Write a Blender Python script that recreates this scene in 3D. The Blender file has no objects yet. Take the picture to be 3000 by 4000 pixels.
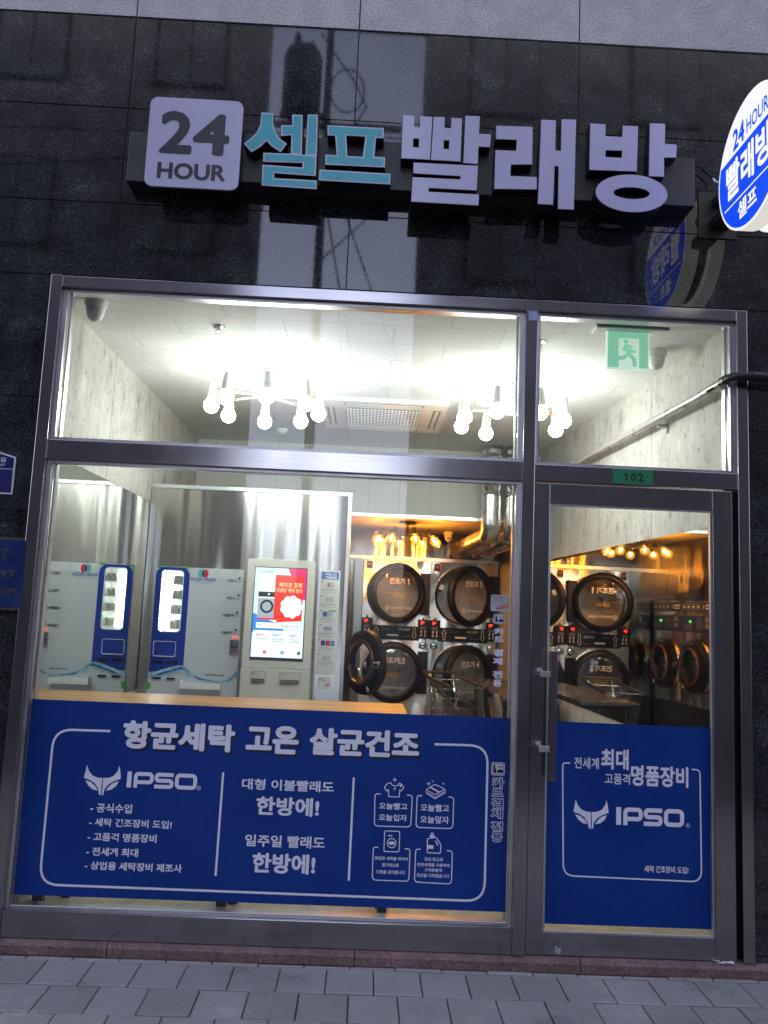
import bpy, bmesh, math, random
from mathutils import Vector, Matrix
random.seed(7)
S = bpy.context.scene
COL = S.collection
R_ = math.radians

# ------------------------------------------------------------------ camera
CAM = Vector((0.0, -3.7, 1.56)); FPX = 3080.345
def cam_axes(yw, pt, rl):
    cy, sy, cp, sp = math.cos(yw), math.sin(yw), math.cos(pt), math.sin(pt)
    f = Vector((sy*cp, cy*cp, sp)); rt = Vector((cy, -sy, 0)); up = rt.cross(f)
    c, s = math.cos(rl), math.sin(rl)
    return c*rt + s*up, -s*rt + c*up, f
CR, CU, CF = cam_axes(R_(1.17632), R_(6.97153), R_(2.48885))
# photo roll is clockwise: right axis tips down in the picture
cd = bpy.data.cameras.new('camera'); co = bpy.data.objects.new('camera', cd); COL.objects.link(co)
co.matrix_world = Matrix(((CR.x, CU.x, -CF.x, CAM.x), (CR.y, CU.y, -CF.y, CAM.y), (CR.z, CU.z, -CF.z, CAM.z), (0, 0, 0, 1)))
cd.sensor_fit = 'HORIZONTAL'; cd.sensor_width = 36.0; cd.lens = FPX*36/3000
cd.clip_start = 0.05; cd.clip_end = 800
S.camera = co
S.render.resolution_x = 768; S.render.resolution_y = 1024

# ------------------------------------------------------------------ world, sun, exposure
SUN_EL, SUN_AZ = 16, 20          # low sun far behind the shop building: the street lies in open shade
w = bpy.data.worlds.new('World'); S.world = w; w.use_nodes = True
nt = w.node_tree; bg = nt.nodes['Background']
sky = nt.nodes.new('ShaderNodeTexSky'); sky.sky_type = 'NISHITA'; sky.sun_disc = False
sky.sun_elevation = R_(SUN_EL); sky.sun_rotation = R_(SUN_AZ); sky.dust_density = 3.0; sky.ozone_density = 2.0
hs = nt.nodes.new('ShaderNodeHueSaturation'); hs.inputs['Saturation'].default_value = 0.55
mx = nt.nodes.new('ShaderNodeMixRGB'); mx.blend_type = 'MULTIPLY'; mx.inputs[0].default_value = 1.0
mx.inputs[2].default_value = (1.02, 0.95, 1.07, 1)
nt.links.new(sky.outputs[0], hs.inputs['Color']); nt.links.new(hs.outputs[0], mx.inputs[1])
nt.links.new(mx.outputs[0], bg.inputs['Color']); bg.inputs['Strength'].default_value = 0.15
sl = bpy.data.lights.new('sun', 'SUN'); sl.energy = 0.5; sl.angle = R_(12); sl.color = (1.0, 0.93, 0.85)
so = bpy.data.objects.new('sun', sl); COL.objects.link(so)
sd = Vector((math.sin(R_(SUN_AZ))*math.cos(R_(SUN_EL)), math.cos(R_(SUN_AZ))*math.cos(R_(SUN_EL)), math.sin(R_(SUN_EL))))
so.rotation_euler = sd.to_track_quat('Z', 'Y').to_euler(); so.location = (3, 20, 15)
S.view_settings.view_transform = 'Standard'; S.view_settings.look = 'None'
S.view_settings.exposure = 2.6; S.view_settings.gamma = 1.0
S.view_settings.use_curve_mapping = False
S.render.engine = 'CYCLES'
cy = S.cycles
cy.use_denoising = True
cy.max_bounces = 14; cy.glossy_bounces = 8; cy.transmission_bounces = 8; cy.transparent_max_bounces = 20; cy.diffuse_bounces = 5
cy.sample_clamp_indirect = 5.0; cy.caustics_reflective = False; cy.caustics_refractive = False

# ------------------------------------------------------------------ survey helpers: a ray of the photo met with a plane of the place
def ray(u, v): return (u-1500)*CR - (v-2000)*CU + FPX*CF
def PY(p, y):
    q = ray(*p); return CAM + q*((y-CAM.y)/q.y)
def PZ(p, z):
    q = ray(*p); return CAM + q*((z-CAM.z)/q.z)
def PX(p, x):
    q = ray(*p); return CAM + q*((x-CAM.x)/q.x)
def crop(ox, oy, k): return lambda a, b: (ox+a*k, oy+b*k)
cA = crop(0, 0, .9042); cB = crop(1500, 0, .9042); cW = crop(900, 380, .42194); cS = crop(2400, 250, .4522)
c1 = crop(0, 1750, .6028); c2 = crop(900, 1800, .6028); c3 = crop(1300, 1900, .4822); c4 = crop(1950, 1800, .6028)
cE = crop(0, 2700, .66305); cF = crop(900, 2700, .66305); cG = crop(1900, 2700, .66305); cL = crop(0, 1700, .49725)
def wall_x(y): return 1.80 - 0.0536*(y - 0.12)      # the right party wall runs slightly askew

# ------------------------------------------------------------------ materials
def nodes(name):
    m = bpy.data.materials.new(name); m.use_nodes = True
    return m, m.node_tree, m.node_tree.nodes['Principled BSDF']
def ramp(t, stops, interp='LINEAR'):
    r = t.nodes.new('ShaderNodeValToRGB'); r.color_ramp.interpolation = interp
    e = r.color_ramp.elements
    while len(e) < len(stops): e.new(0.5)
    for k, (p, c) in enumerate(stops): e[k].position = p; e[k].color = (*c, 1) if len(c) == 3 else c
    return r
def coords(t, scale=(1, 1, 1), kind='Object'):
    tc = t.nodes.new('ShaderNodeTexCoord'); mp = t.nodes.new('ShaderNodeMapping')
    mp.inputs['Scale'].default_value = scale; t.links.new(tc.outputs[kind], mp.inputs[0]); return mp
def noise(t, mp, sc, det=4, rough=.55):
    n = t.nodes.new('ShaderNodeTexNoise'); n.inputs['Scale'].default_value = sc; n.inputs['Detail'].default_value = det
    n.inputs['Roughness'].default_value = rough; t.links.new(mp.outputs[0], n.inputs['Vector']); return n
def bump(t, b, src, strength, dist=.002):
    n = t.nodes.new('ShaderNodeBump'); n.inputs['Strength'].default_value = strength; n.inputs['Distance'].default_value = dist
    t.links.new(src, n.inputs['Height'])
    if b.inputs['Normal'].is_linked: t.links.new(b.inputs['Normal'].links[0].from_socket, n.inputs['Normal'])
    t.links.new(n.outputs[0], b.inputs['Normal']); return n
def mat(name, col, rough=.5, metal=0.0, var=0.0, vs=12, bmp=0.0, bs=60, emit=None, es=1.0, spec=None, ior=None):
    m, t, b = nodes(name)
    b.inputs['Base Color'].default_value = (*col, 1); b.inputs['Roughness'].default_value = rough; b.inputs['Metallic'].default_value = metal
    if ior: b.inputs['IOR'].default_value = ior
    if var or bmp:
        mp = coords(t)
    if var:
        n = noise(t, mp, vs, 5)
        r = ramp(t, [(.3, [c*(1-var) for c in col]), (.7, [min(1, c*(1+var)) for c in col])])
        t.links.new(n.outputs['Fac'], r.inputs[0]); t.links.new(r.outputs[0], b.inputs['Base Color'])
        r2 = ramp(t, [(.3, (max(0, rough-.08),)*3), (.7, (min(1, rough+.1),)*3)]); t.links.new(n.outputs['Fac'], r2.inputs[0]); t.links.new(r2.outputs[0], b.inputs['Roughness'])
    if bmp:
        n2 = noise(t, mp, bs, 3); bump(t, b, n2.outputs['Fac'], bmp)
    if emit:
        b.inputs['Emission Color'].default_value = (*emit, 1); b.inputs['Emission Strength'].default_value = es
    return m
def brushed(name, col, rough, grain=(3, 3, 260), gs=.25, wave=.0, ws=(1.2, 1.2, .5), tint=.1, aniso=0.0):
    m, t, b = nodes(name)
    b.inputs['Metallic'].default_value = 1.0
    if aniso:                                  # highlights stretch across the hairlines, up and down the sheet
        b.inputs['Anisotropic'].default_value = aniso; cz = t.nodes.new('ShaderNodeCombineXYZ'); cz.inputs[2].default_value = 1.0; t.links.new(cz.outputs[0], b.inputs['Tangent'])
    mp = coords(t, grain); n = noise(t, mp, 1.0, 2)
    r = ramp(t, [(.3, [c*(1-tint) for c in col]), (.7, [min(1, c*(1+tint)) for c in col])])
    t.links.new(n.outputs['Fac'], r.inputs[0]); t.links.new(r.outputs[0], b.inputs['Base Color'])
    mp3 = coords(t, (1, 1, 1)); n3 = noise(t, mp3, 2.3, 4)
    r3 = ramp(t, [(.3, (rough*(.98 if aniso else .8),)*3), (.75, (min(1, rough*(1.03 if aniso else 1.35)),)*3)]); t.links.new(n3.outputs['Fac'], r3.inputs[0]); t.links.new(r3.outputs[0], b.inputs['Roughness'])
    if wave:
        mp2 = coords(t, ws); n2 = noise(t, mp2, 2.0, 0); bump(t, b, n2.outputs['Fac'], wave, .05)
    if gs: bump(t, b, n.outputs['Fac'], gs, .0015)
    return m

M = {}
def mk_granite_dark():
    m, t, b = nodes('polished_dark_granite')
    mp = coords(t)
    v = t.nodes.new('ShaderNodeTexVoronoi'); v.inputs['Scale'].default_value = 210; t.links.new(mp.outputs[0], v.inputs['Vector'])
    sep = t.nodes.new('ShaderNodeSeparateColor'); t.links.new(v.outputs['Color'], sep.inputs[0])
    r = ramp(t, [(.0, (.007, .008, .009)), (.5, (.014, .0165, .0185)), (.8, (.027, .030, .032)), (.93, (.042, .039, .036)), (.99, (.07, .07, .072))])
    t.links.new(sep.outputs[0], r.inputs[0])
    n = noise(t, mp, 5, 6, .65)
    r2 = ramp(t, [(.34, (.35, .37, .40)), (.56, (1.2, 1.2, 1.2)), (.72, (2.6, 2.55, 2.5))]); t.links.new(n.outputs['Fac'], r2.inputs[0])
    mm = t.nodes.new('ShaderNodeMixRGB'); mm.blend_type = 'MULTIPLY'; mm.inputs[0].default_value = 1
    t.links.new(r.outputs[0], mm.inputs[1]); t.links.new(r2.outputs[0], mm.inputs[2]); t.links.new(mm.outputs[0], b.inputs['Base Color'])
    n3 = noise(t, mp, 60, 5, .7)
    r3 = ramp(t, [(.35, (.015,)*3), (.7, (.06,)*3)]); t.links.new(n3.outputs['Fac'], r3.inputs[0]); t.links.new(r3.outputs[0], b.inputs['Roughness'])
    b.inputs['IOR'].default_value = 1.62
    return m
M['granite'] = mk_granite_dark()
def mk_granite_grey():
    m, t, b = nodes('flamed_grey_granite')
    mp = coords(t)
    n = noise(t, mp, 120, 3, .8); n2 = noise(t, mp, 9, 3)
    r = ramp(t, [(.33, (.2, .195, .195)), (.48, (.48, .47, .46)), (.66, (.68, .665, .65))]); t.links.new(n.outputs['Fac'], r.inputs[0])
    r2 = ramp(t, [(.3, (.85,)*3), (.7, (1.08,)*3)]); t.links.new(n2.outputs['Fac'], r2.inputs[0])
    mm = t.nodes.new('ShaderNodeMixRGB'); mm.blend_type = 'MULTIPLY'; mm.inputs[0].default_value = 1
    t.links.new(r.outputs[0], mm.inputs[1]); t.links.new(r2.outputs[0], mm.inputs[2]); t.links.new(mm.outputs[0], b.inputs['Base Color'])
    b.inputs['Roughness'].default_value = .8; bump(t, b, n.outputs['Fac'], .6, .003)
    return m
M['granite_grey'] = mk_granite_grey()
def mk_granite_red():
    m, t, b = nodes('red_granite')
    mp = coords(t); n = noise(t, mp, 150, 3, .8); n2 = noise(t, mp, 7, 5, .7)
    r = ramp(t, [(.33, (.05, .03, .03)), (.5, (.16, .098, .093)), (.68, (.3, .2, .19))]); t.links.new(n.outputs['Fac'], r.inputs[0])
    r2 = ramp(t, [(.35, (.6, .6, .6)), (.62, (1.05, 1, 1)), (.78, (1.5, 1.5, 1.55))]); t.links.new(n2.outputs['Fac'], r2.inputs[0])
    mm = t.nodes.new('ShaderNodeMixRGB'); mm.blend_type = 'MULTIPLY'; mm.inputs[0].default_value = 1
    t.links.new(r.outputs[0], mm.inputs[1]); t.links.new(r2.outputs[0], mm.inputs[2]); t.links.new(mm.outputs[0], b.inputs['Base Color'])
    b.inputs['Roughness'].default_value = .55; bump(t, b, n.outputs['Fac'], .2, .001); return m
M['granite_red'] = mk_granite_red()
def mk_paver():
    m, t, b = nodes('concrete_paver')
    mp = coords(t); n = noise(t, mp, 260, 2, .8); n2 = noise(t, mp, 3.2, 6, .65)
    at = t.nodes.new('ShaderNodeAttribute'); at.attribute_name = 'tone'
    r = ramp(t, [(.3, (.185, .182, .172)), (.55, (.29, .286, .27)), (.75, (.39, .385, .365))]); t.links.new(n.outputs['Fac'], r.inputs[0])
    r2 = ramp(t, [(.28, (.6, .6, .6)), (.42, (.92, .92, .92)), (.58, (1, 1, 1)), (.66, (1.22, 1.22, 1.2)), (.8, (1.4, 1.4, 1.38))]); t.links.new(n2.outputs['Fac'], r2.inputs[0])
    mm = t.nodes.new('ShaderNodeMixRGB'); mm.blend_type = 'MULTIPLY'; mm.inputs[0].default_value = 1
    t.links.new(r.outputs[0], mm.inputs[1]); t.links.new(r2.outputs[0], mm.inputs[2])
    m2 = t.nodes.new('ShaderNodeMixRGB'); m2.blend_type = 'MULTIPLY'; m2.inputs[0].default_value = 1
    t.links.new(mm.outputs[0], m2.inputs[1]); t.links.new(at.outputs['Color'], m2.inputs[2]); t.links.new(m2.outputs[0], b.inputs['Base Color'])
    b.inputs['Roughness'].default_value = .85; bump(t, b, n.outputs['Fac'], .35, .002); return m
M['paver'] = mk_paver()
def mk_tile(name, base, bw, bh, off, axes, pit_scale, mortar=.0022, pit=1.0):
    m, t, b = nodes(name)
    tc = t.nodes.new('ShaderNodeTexCoord'); sx = t.nodes.new('ShaderNodeSeparateXYZ'); t.links.new(tc.outputs['Object'], sx.inputs[0])
    cb = t.nodes.new('ShaderNodeCombineXYZ'); t.links.new(sx.outputs[axes[0]], cb.inputs[0]); t.links.new(sx.outputs[axes[1]], cb.inputs[1])
    br = t.nodes.new('ShaderNodeTexBrick'); br.offset = off; br.inputs['Scale'].default_value = 1.0
    br.inputs['Brick Width'].default_value = bw; br.inputs['Row Height'].default_value = bh; br.inputs['Mortar Size'].default_value = mortar
    br.inputs['Mortar Smooth'].default_value = .3
    br.inputs['Color1'].default_value = (*base, 1); br.inputs['Color2'].default_value = (*[c*.965 for c in base], 1); br.inputs['Mortar'].default_value = (*[c*.62 for c in base], 1)
    t.links.new(cb.outputs[0], br.inputs['Vector'])
    mp = t.nodes.new('ShaderNodeMapping'); mp.inputs['Scale'].default_value = pit_scale; t.links.new(cb.outputs[0], mp.inputs[0])
    n = noise(t, mp, 1.0, 2, .6)
    r = ramp(t, [(.0, (.42, .41, .38)), (.30, (.5, .49, .46)), (.345, (1, 1, 1)), (1, (1, 1, 1))]); t.links.new(n.outputs['Fac'], r.inputs[0])
    mm = t.nodes.new('ShaderNodeMixRGB'); mm.blend_type = 'MULTIPLY'; mm.inputs[0].default_value = pit
    t.links.new(br.outputs['Color'], mm.inputs[1]); t.links.new(r.outputs[0], mm.inputs[2]); t.links.new(mm.outputs[0], b.inputs['Base Color'])
    b.inputs['Roughness'].default_value = .85
    return m
M['ceil'] = mk_tile('acoustic_ceiling_tile', (.78, .785, .765), .6, .3, .5, (0, 1), (26, 110, 1))
M['soffit'] = mk_tile('acoustic_soffit_tile', (.70, .71, .66), .29, .58, 0, (0, 2), (120, 26, 1))
def mk_concrete(name, base, seam=True):
    m, t, b = nodes(name)
    mp = coords(t, (1, 1, .62)); n = noise(t, mp, 7, 8, .72); mp2 = coords(t, (1, 1, .55)); n2 = noise(t, mp2, 30, 4, .7); mp4 = coords(t); n4 = noise(t, mp4, 1.6, 3)
    r = ramp(t, [(.30, [c*.55 for c in base]), (.45, base), (.58, [c*1.1 for c in base]), (.70, [c*1.4 for c in base])]); t.links.new(n.outputs['Fac'], r.inputs[0])
    r2 = ramp(t, [(.30, (.40, .39, .36)), (.42, (1, 1, 1)), (.68, (1, 1, 1)), (.78, (1.25, 1.25, 1.25))]); t.links.new(n2.outputs['Fac'], r2.inputs[0])
    mm = t.nodes.new('ShaderNodeMixRGB'); mm.blend_type = 'MULTIPLY'; mm.inputs[0].default_value = 1
    t.links.new(r.outputs[0], mm.inputs[1]); t.links.new(r2.outputs[0], mm.inputs[2])
    out = mm
    if seam:     # paper seams every 0.93 m along the wall
        sx = t.nodes.new('ShaderNodeSeparateXYZ'); t.links.new(mp4.outputs[0], sx.inputs[0])
        md = t.nodes.new('ShaderNodeMath'); md.operation = 'PINGPONG'; md.inputs[1].default_value = .465; t.links.new(sx.outputs[1], md.inputs[0])
        r5 = ramp(t, [(.0, (.6,)*3), (.006, (.6,)*3), (.012, (1,)*3)]); t.links.new(md.outputs[0], r5.inputs[0])
        m3 = t.nodes.new('ShaderNodeMixRGB'); m3.blend_type = 'MULTIPLY'; m3.inputs[0].default_value = .8
        t.links.new(mm.outputs[0], m3.inputs[1]); t.links.new(r5.outputs[0], m3.inputs[2]); out = m3
    t.links.new(out.outputs[0], b.inputs['Base Color']); b.inputs['Roughness'].default_value = .7; bump(t, b, n2.outputs['Fac'], .15, .001)
    return m
M['concrete'] = mk_concrete('concrete_look_wallpaper', (.47, .46, .425))
def mk_wood():
    m, t, b = nodes('oiled_wood_block')
    mp = coords(t, (1, 1, 1)); br = t.nodes.new('ShaderNodeTexBrick'); br.offset = .37
    br.inputs['Brick Width'].default_value = .42; br.inputs['Row Height'].default_value = .045; br.inputs['Mortar Size'].default_value = .0006; br.inputs['Scale'].default_value = 1
    br.inputs['Color1'].default_value = (.56, .28, .09, 1); br.inputs['Color2'].default_value = (.43, .20, .06, 1); br.inputs['Mortar'].default_value = (.25, .12, .045, 1)
    t.links.new(mp.outputs[0], br.inputs['Vector'])
    mp2 = coords(t, (4, 60, 60)); n = noise(t, mp2, 1, 4)
    r = ramp(t, [(.3, (.82,)*3), (.7, (1.1,)*3)]); t.links.new(n.outputs['Fac'], r.inputs[0])
    mm = t.nodes.new('ShaderNodeMixRGB'); mm.blend_type = 'MULTIPLY'; mm.inputs[0].default_value = 1
    t.links.new(br.outputs['Color'], mm.inputs[1]); t.links.new(r.outputs[0], mm.inputs[2]); t.links.new(mm.outputs[0], b.inputs['Base Color'])
    b.inputs['Roughness'].default_value = .38; b.inputs['IOR'].default_value = 1.35; return m
M['wood'] = mk_wood()
def mk_floor():
    m, t, b = nodes('cream_stone_floor_tile')
    mp = coords(t); br = t.nodes.new('ShaderNodeTexBrick'); br.offset = 0
    br.inputs['Brick Width'].default_value = .6; br.inputs['Row Height'].default_value = .6; br.inputs['Mortar Size'].default_value = .002; br.inputs['Scale'].default_value = 1
    br.inputs['Color1'].default_value = (.52, .47, .36, 1); br.inputs['Color2'].default_value = (.48, .43, .33, 1); br.inputs['Mortar'].default_value = (.25, .23, .2, 1)
    t.links.new(mp.outputs[0], br.inputs['Vector'])
    n = noise(t, mp, 11, 7, .7); r = ramp(t, [(.3, (.62,)*3), (.55, (1,)*3), (.75, (1.25,)*3)]); t.links.new(n.outputs['Fac'], r.inputs[0])
    mm = t.nodes.new('ShaderNodeMixRGB'); mm.blend_type = 'MULTIPLY'; mm.inputs[0].default_value = 1
    t.links.new(br.outputs['Color'], mm.inputs[1]); t.links.new(r.outputs[0], mm.inputs[2]); t.links.new(mm.outputs[0], b.inputs['Base Color'])
    b.inputs['Roughness'].default_value = .3; return m
M['floor'] = mk_floor()
def mk_glass(name, tint=(1, 1, 1), f0=.045, dirt=.02, rough=.0):
    m = bpy.data.materials.new(name); m.use_nodes = True; t = m.node_tree; t.nodes.clear()
    o = t.nodes.new('ShaderNodeOutputMaterial'); tr = t.nodes.new('ShaderNodeBsdfTransparent'); tr.inputs[0].default_value = (*tint, 1)
    gl = t.nodes.new('ShaderNodeBsdfGlossy'); gl.inputs['Roughness'].default_value = rough
    lw = t.nodes.new('ShaderNodeLayerWeight'); lw.inputs['Blend'].default_value = .5
    pw = t.nodes.new('ShaderNodeMath'); pw.operation = 'POWER'; pw.inputs[1].default_value = 3.5; t.links.new(lw.outputs['Facing'], pw.inputs[0])
    ma = t.nodes.new('ShaderNodeMath'); ma.operation = 'MULTIPLY_ADD'; ma.inputs[1].default_value = 1-f0; ma.inputs[2].default_value = f0; t.links.new(pw.outputs[0], ma.inputs[0])
    ms = t.nodes.new('ShaderNodeMixShader'); t.links.new(ma.outputs[0], ms.inputs[0]); t.links.new(tr.outputs[0], ms.inputs[1]); t.links.new(gl.outputs[0], ms.inputs[2])
    df = t.nodes.new('ShaderNodeBsdfDiffuse'); df.inputs[0].default_value = (.7, .7, .7, 1)
    mp = coords(t, (1, 1, .25)); n = noise(t, mp, 14, 6, .7); r = ramp(t, [(.42, (0, 0, 0)), (.75, (dirt,)*3)]); t.links.new(n.outputs['Fac'], r.inputs[0])
    m2 = t.nodes.new('ShaderNodeMixShader'); t.links.new(r.outputs[0], m2.inputs[0]); t.links.new(ms.outputs[0], m2.inputs[1]); t.links.new(df.outputs[0], m2.inputs[2])
    t.links.new(m2.outputs[0], o.inputs[0]); return m
M['glass'] = mk_glass('window_glass', (.97, .99, .978), .032, .016)
M['dryer_glass'] = mk_glass('smoked_door_glass', (.84, .83, .81), .07, .10)
M['bowl_glass'] = mk_glass('clear_bowl_glass', (.9, .9, .9), .12, .02)
M['bulb_glass'] = mk_glass('amber_bulb_glass', (1.0, .78, .42), .06, .0)
def add_glow(m, col, st):           # the amber coated glass of a lit bulb glows all over
    t = m.node_tree; o = [n for n in t.nodes if n.type == 'OUTPUT_MATERIAL'][0]; src = o.inputs[0].links[0].from_socket
    e = t.nodes.new('ShaderNodeEmission'); e.inputs[0].default_value = (*col, 1); e.inputs[1].default_value = st
    a = t.nodes.new('ShaderNodeAddShader'); t.links.new(src, a.inputs[0]); t.links.new(e.outputs[0], a.inputs[1]); t.links.new(a.outputs[0], o.inputs[0])
add_glow(M['bulb_glass'], (1.0, .42, .06), .10)
M['mirror'] = mat('silvered_mirror', (.80, .84, .80), .015, 1.0)
M['mirror_edge'] = mat('green_glass_edge', (.06, .12, .09), .2)
M['steel_frame'] = brushed('hairline_stainless_frame', (.36, .34, .345), .17, (220, 220, 2.5), .06, .05, (3, 3, .8), .08)
M['steel_rail'] = brushed('hairline_stainless_rail', (.36, .34, .345), .17, (2.5, 220, 220), .06, .05, (.8, 3, 3), .08)
M['steel_light'] = mat('matt_aluminium_bead', (.52, .51, .53), .38, 1.0, .06, 5)
M['steel_sheet'] = brushed('brushed_stainless_sheet', (.52, .51, .485), .235, (2.2, 2.2, 300), .0, .36, (3.6, 3.6, .22), .05, 1.0)
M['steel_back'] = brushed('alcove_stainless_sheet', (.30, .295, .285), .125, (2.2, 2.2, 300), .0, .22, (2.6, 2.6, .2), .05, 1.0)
M['steel_cab'] = brushed('dryer_stainless_sheet', (.70, .69, .67), .22, (2.2, 2.2, 300), .0, .5, (3.2, 3.2, 1.4), .05, .97)
M['chrome'] = mat('polished_chrome', (.8, .8, .8), .08, 1.0)
M['alu_trim'] = mat('satin_aluminium_trim', (.72, .73, .72), .3, 1.0)
M['duct'] = brushed('galvanised_flex_duct', (.78, .77, .75), .27, (5, 5, 5), .1, .0, (1, 1, 1), .12)
M['black_plastic'] = mat('black_plastic', (.009, .009, .010), .42, 0, .3, 20, ior=1.35)
M['black_metal'] = mat('black_painted_metal', (.014, .014, .015), .4, 0, .25, 15)
M['sign_side'] = mat('sign_black_return', (.010, .010, .012), .35, 0, .2, 10)
M['raceway'] = mat('sign_raceway_grey', (.05, .05, .052), .45, .3, .15, 3)
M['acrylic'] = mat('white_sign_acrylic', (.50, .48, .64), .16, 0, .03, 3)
M['teal'] = mat('teal_sign_vinyl', (.05, .37, .42), .3, 0, .08, 5)
M['sign_grey'] = mat('charcoal_sign_lettering', (.035, .036, .045), .3)
M['film_blue'] = mat('blue_window_film', (.002, .030, .19), .42, 0, .1, 2.5, ior=1.33)
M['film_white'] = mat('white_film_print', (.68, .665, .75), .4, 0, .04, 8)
M['film_black'] = mat('black_film_print', (.003, .004, .012), .4)
M['lit_white'] = mat('lit_white_sign_face', (.8, .8, .78), .25, 0, 0, 1, 0, 1, (1, .985, .93), .12)
M['lit_blue'] = mat('lit_blue_sign_face', (.01, .04, .5), .25, 0, 0, 1, 0, 1, (.004, .055, .72), .19)
M['lit_rim'] = mat('lit_sign_rim', (.75, .75, .72), .3, 0, 0, 1, 0, 1, (1, .96, .88), .11)
M['green_plate'] = mat('green_number_sticker', (.01, .19, .075), .4, 0, .08, 20)
M['ink'] = mat('black_ink', (.01, .01, .012), .5)
M['plate_blue'] = mat('address_plate_blue', (.012, .016, .11), .3, 0, .1, 6)
M['plate_white'] = mat('address_plate_white', (.6, .6, .62), .35)
M['plaque_blue'] = mat('plaque_enamel_blue', (.006, .022, .11), .3, 0, .15, 8)
M['plaque_text'] = mat('worn_bronze_lettering', (.085, .08, .075), .4, .5, .2, 40)
M['grout'] = mat('grey_joint_mortar', (.11, .11, .12), .9)
M['soil'] = mat('dark_joint_sand', (.075, .073, .07), .95, 0, .3, 40)
M['asphalt'] = mat('worn_asphalt', (.055, .055, .058), .9, 0, .3, 60, .4, 300)
M['opp_wall'] = mat('opposite_brown_brick', (.20, .205, .22), .8, 0, .25, 2.5)
M['opp_wall2'] = mat('opposite_grey_render', (.22, .225, .235), .8, 0, .25, 2)
M['opp_glass'] = mat('opposite_dim_window', (.165, .185, .195), .6, 0)
M['pole'] = mat('concrete_utility_pole', (.16, .155, .15), .8, 0, .2, 10)
M['can'] = mat('transformer_grey_paint', (.11, .115, .12), .5)
M['bulb'] = mat('lit_white_globe', (.9, .9, .9), .3, 0, 0, 1, 0, 1, (.965, 1.0, .95), 11.0)
M['amber_core'] = mat('glowing_filament', (1, .6, .2), .3, 0, 0, 1, 0, 1, (1.0, .42, .07), 125)
M['white_paint'] = mat('white_fixture_paint', (.78, .78, .76), .35)
M['copper'] = mat('copper_fitting', (.72, .32, .16), .25, 1.0)
M['white_plastic'] = mat('white_plastic', (.84, .85, .83), .35, 0, .03, 5)
M['grille_dark'] = mat('grille_shadow_grey', (.22, .23, .22), .7)
M['kiosk'] = mat('cream_kiosk_shell', (.66, .65, .58), .35, 0, .03, 4)
M['vend'] = mat('vending_white_sheet', (.62, .66, .70), .3, 0, .03, 3)
M['vend_blue'] = mat('vending_blue_print', (.010, .045, .36), .3)
M['wave1'] = mat('water_print_pale', (.34, .56, .74), .3, 0, .5, 30)
M['wave2'] = mat('water_print_deep', (.05, .17, .42), .3, 0, .5, 25)
M['led'] = mat('vending_led_strip', (.9, .9, .9), .4, 0, 0, 1, 0, 1, (.93, 1, 1), 2.8)
M['packet'] = mat('cream_packet', (.66, .66, .58), .5, 0, .15, 40)
M['tape'] = mat('green_tape', (.05, .45, .06), .5)
M['lred'] = mat('logo_red', (.62, .03, .05), .4); M['lteal'] = mat('logo_teal', (.10, .50, .52), .4); M['lnavy'] = mat('logo_navy', (.03, .05, .22), .4)
M['lblue'] = mat('logo_blue_text', (.06, .16, .42), .4)
M['grey_ink'] = mat('grey_ink', (.25, .25, .26), .5)
def screen(name, c, s=1.0): return mat(name, [x*.15 for x in c], .12, 0, 0, 1, 0, 1, c, s*.20)
M['scr_pale'] = screen('screen_pale_blue', (.66, .86, .95)); M['scr_white'] = screen('screen_white', (.88, .93, .95)); M['scr_red'] = screen('screen_red', (.85, .035, .025))
M['scr_pink'] = screen('screen_pink', (.8, .02, .17)); M['scr_blue'] = screen('screen_blue', (.03, .25, .78)); M['scr_grey'] = screen('screen_grey', (.35, .42, .47))
M['scr_dark'] = screen('screen_dark', (.02, .022, .03)); M['scr_gold'] = screen('screen_gold', (.9, .68, .3)); M['scr_ink'] = screen('screen_ink', (.06, .2, .3))
M['scr_cardpink'] = screen('screen_rose', (.7, .03, .13))
M['paper'] = mat('printed_paper', (.70, .70, .68), .5); M['paper_blue'] = mat('paper_blue_print', (.03, .14, .5), .5); M['paper_red'] = mat('paper_red_print', (.5, .02, .03), .5)
M['red_led'] = mat('red_display', (.2, .01, .01), .3, 0, 0, 1, 0, 1, (1, .03, .02), .8)
M['green_led'] = mat('green_display', (.02, .2, .02), .3, 0, 0, 1, 0, 1, (.2, .8, .1), .25)
M['orange_rubber'] = mat('orange_door_seal', (.24, .055, .012), .4)
M['panel_blue'] = mat('washer_blue_panel', (.02, .05, .24), .3)
M['perf'] = None
def mk_perf():
    m, t, b = nodes('perforated_drum_steel'); mp = coords(t)
    v = t.nodes.new('ShaderNodeTexVoronoi'); v.inputs['Scale'].default_value = 62; v.inputs['Randomness'].default_value = .1; t.links.new(mp.outputs[0], v.inputs['Vector'])
    r = ramp(t, [(.28, (.012, .012, .012)), (.36, (.42, .41, .38))]); t.links.new(v.outputs['Distance'], r.inputs[0]); t.links.new(r.outputs[0], b.inputs['Base Color'])
    b.inputs['Metallic'].default_value = .7; b.inputs['Roughness'].default_value = .35; return m
M['perf'] = mk_perf()
M['drum_back'] = mat('drum_back_steel', (.4, .4, .38), .35, .8, .2, 8)
M['yellow_ink'] = mat('yellow_print', (.62, .42, .03), .5)
M['white_ink'] = mat('white_print', (.88, .87, .85), .5)
M['red_ink'] = mat('red_emblem_print', (.45, .05, .03), .5)
M['chair'] = mat('taupe_chair_shell', (.25, .205, .17), .6, 0, .1, 30)
M['table_top'] = mat('dark_stone_laminate', (.10, .085, .075), .22, 0, .25, 14)
M['wire'] = mat('zinc_wire', (.36, .34, .31), .35, 1.0)
M['grip'] = mat('brown_cart_grip', (.05, .032, .025), .45)
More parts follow.
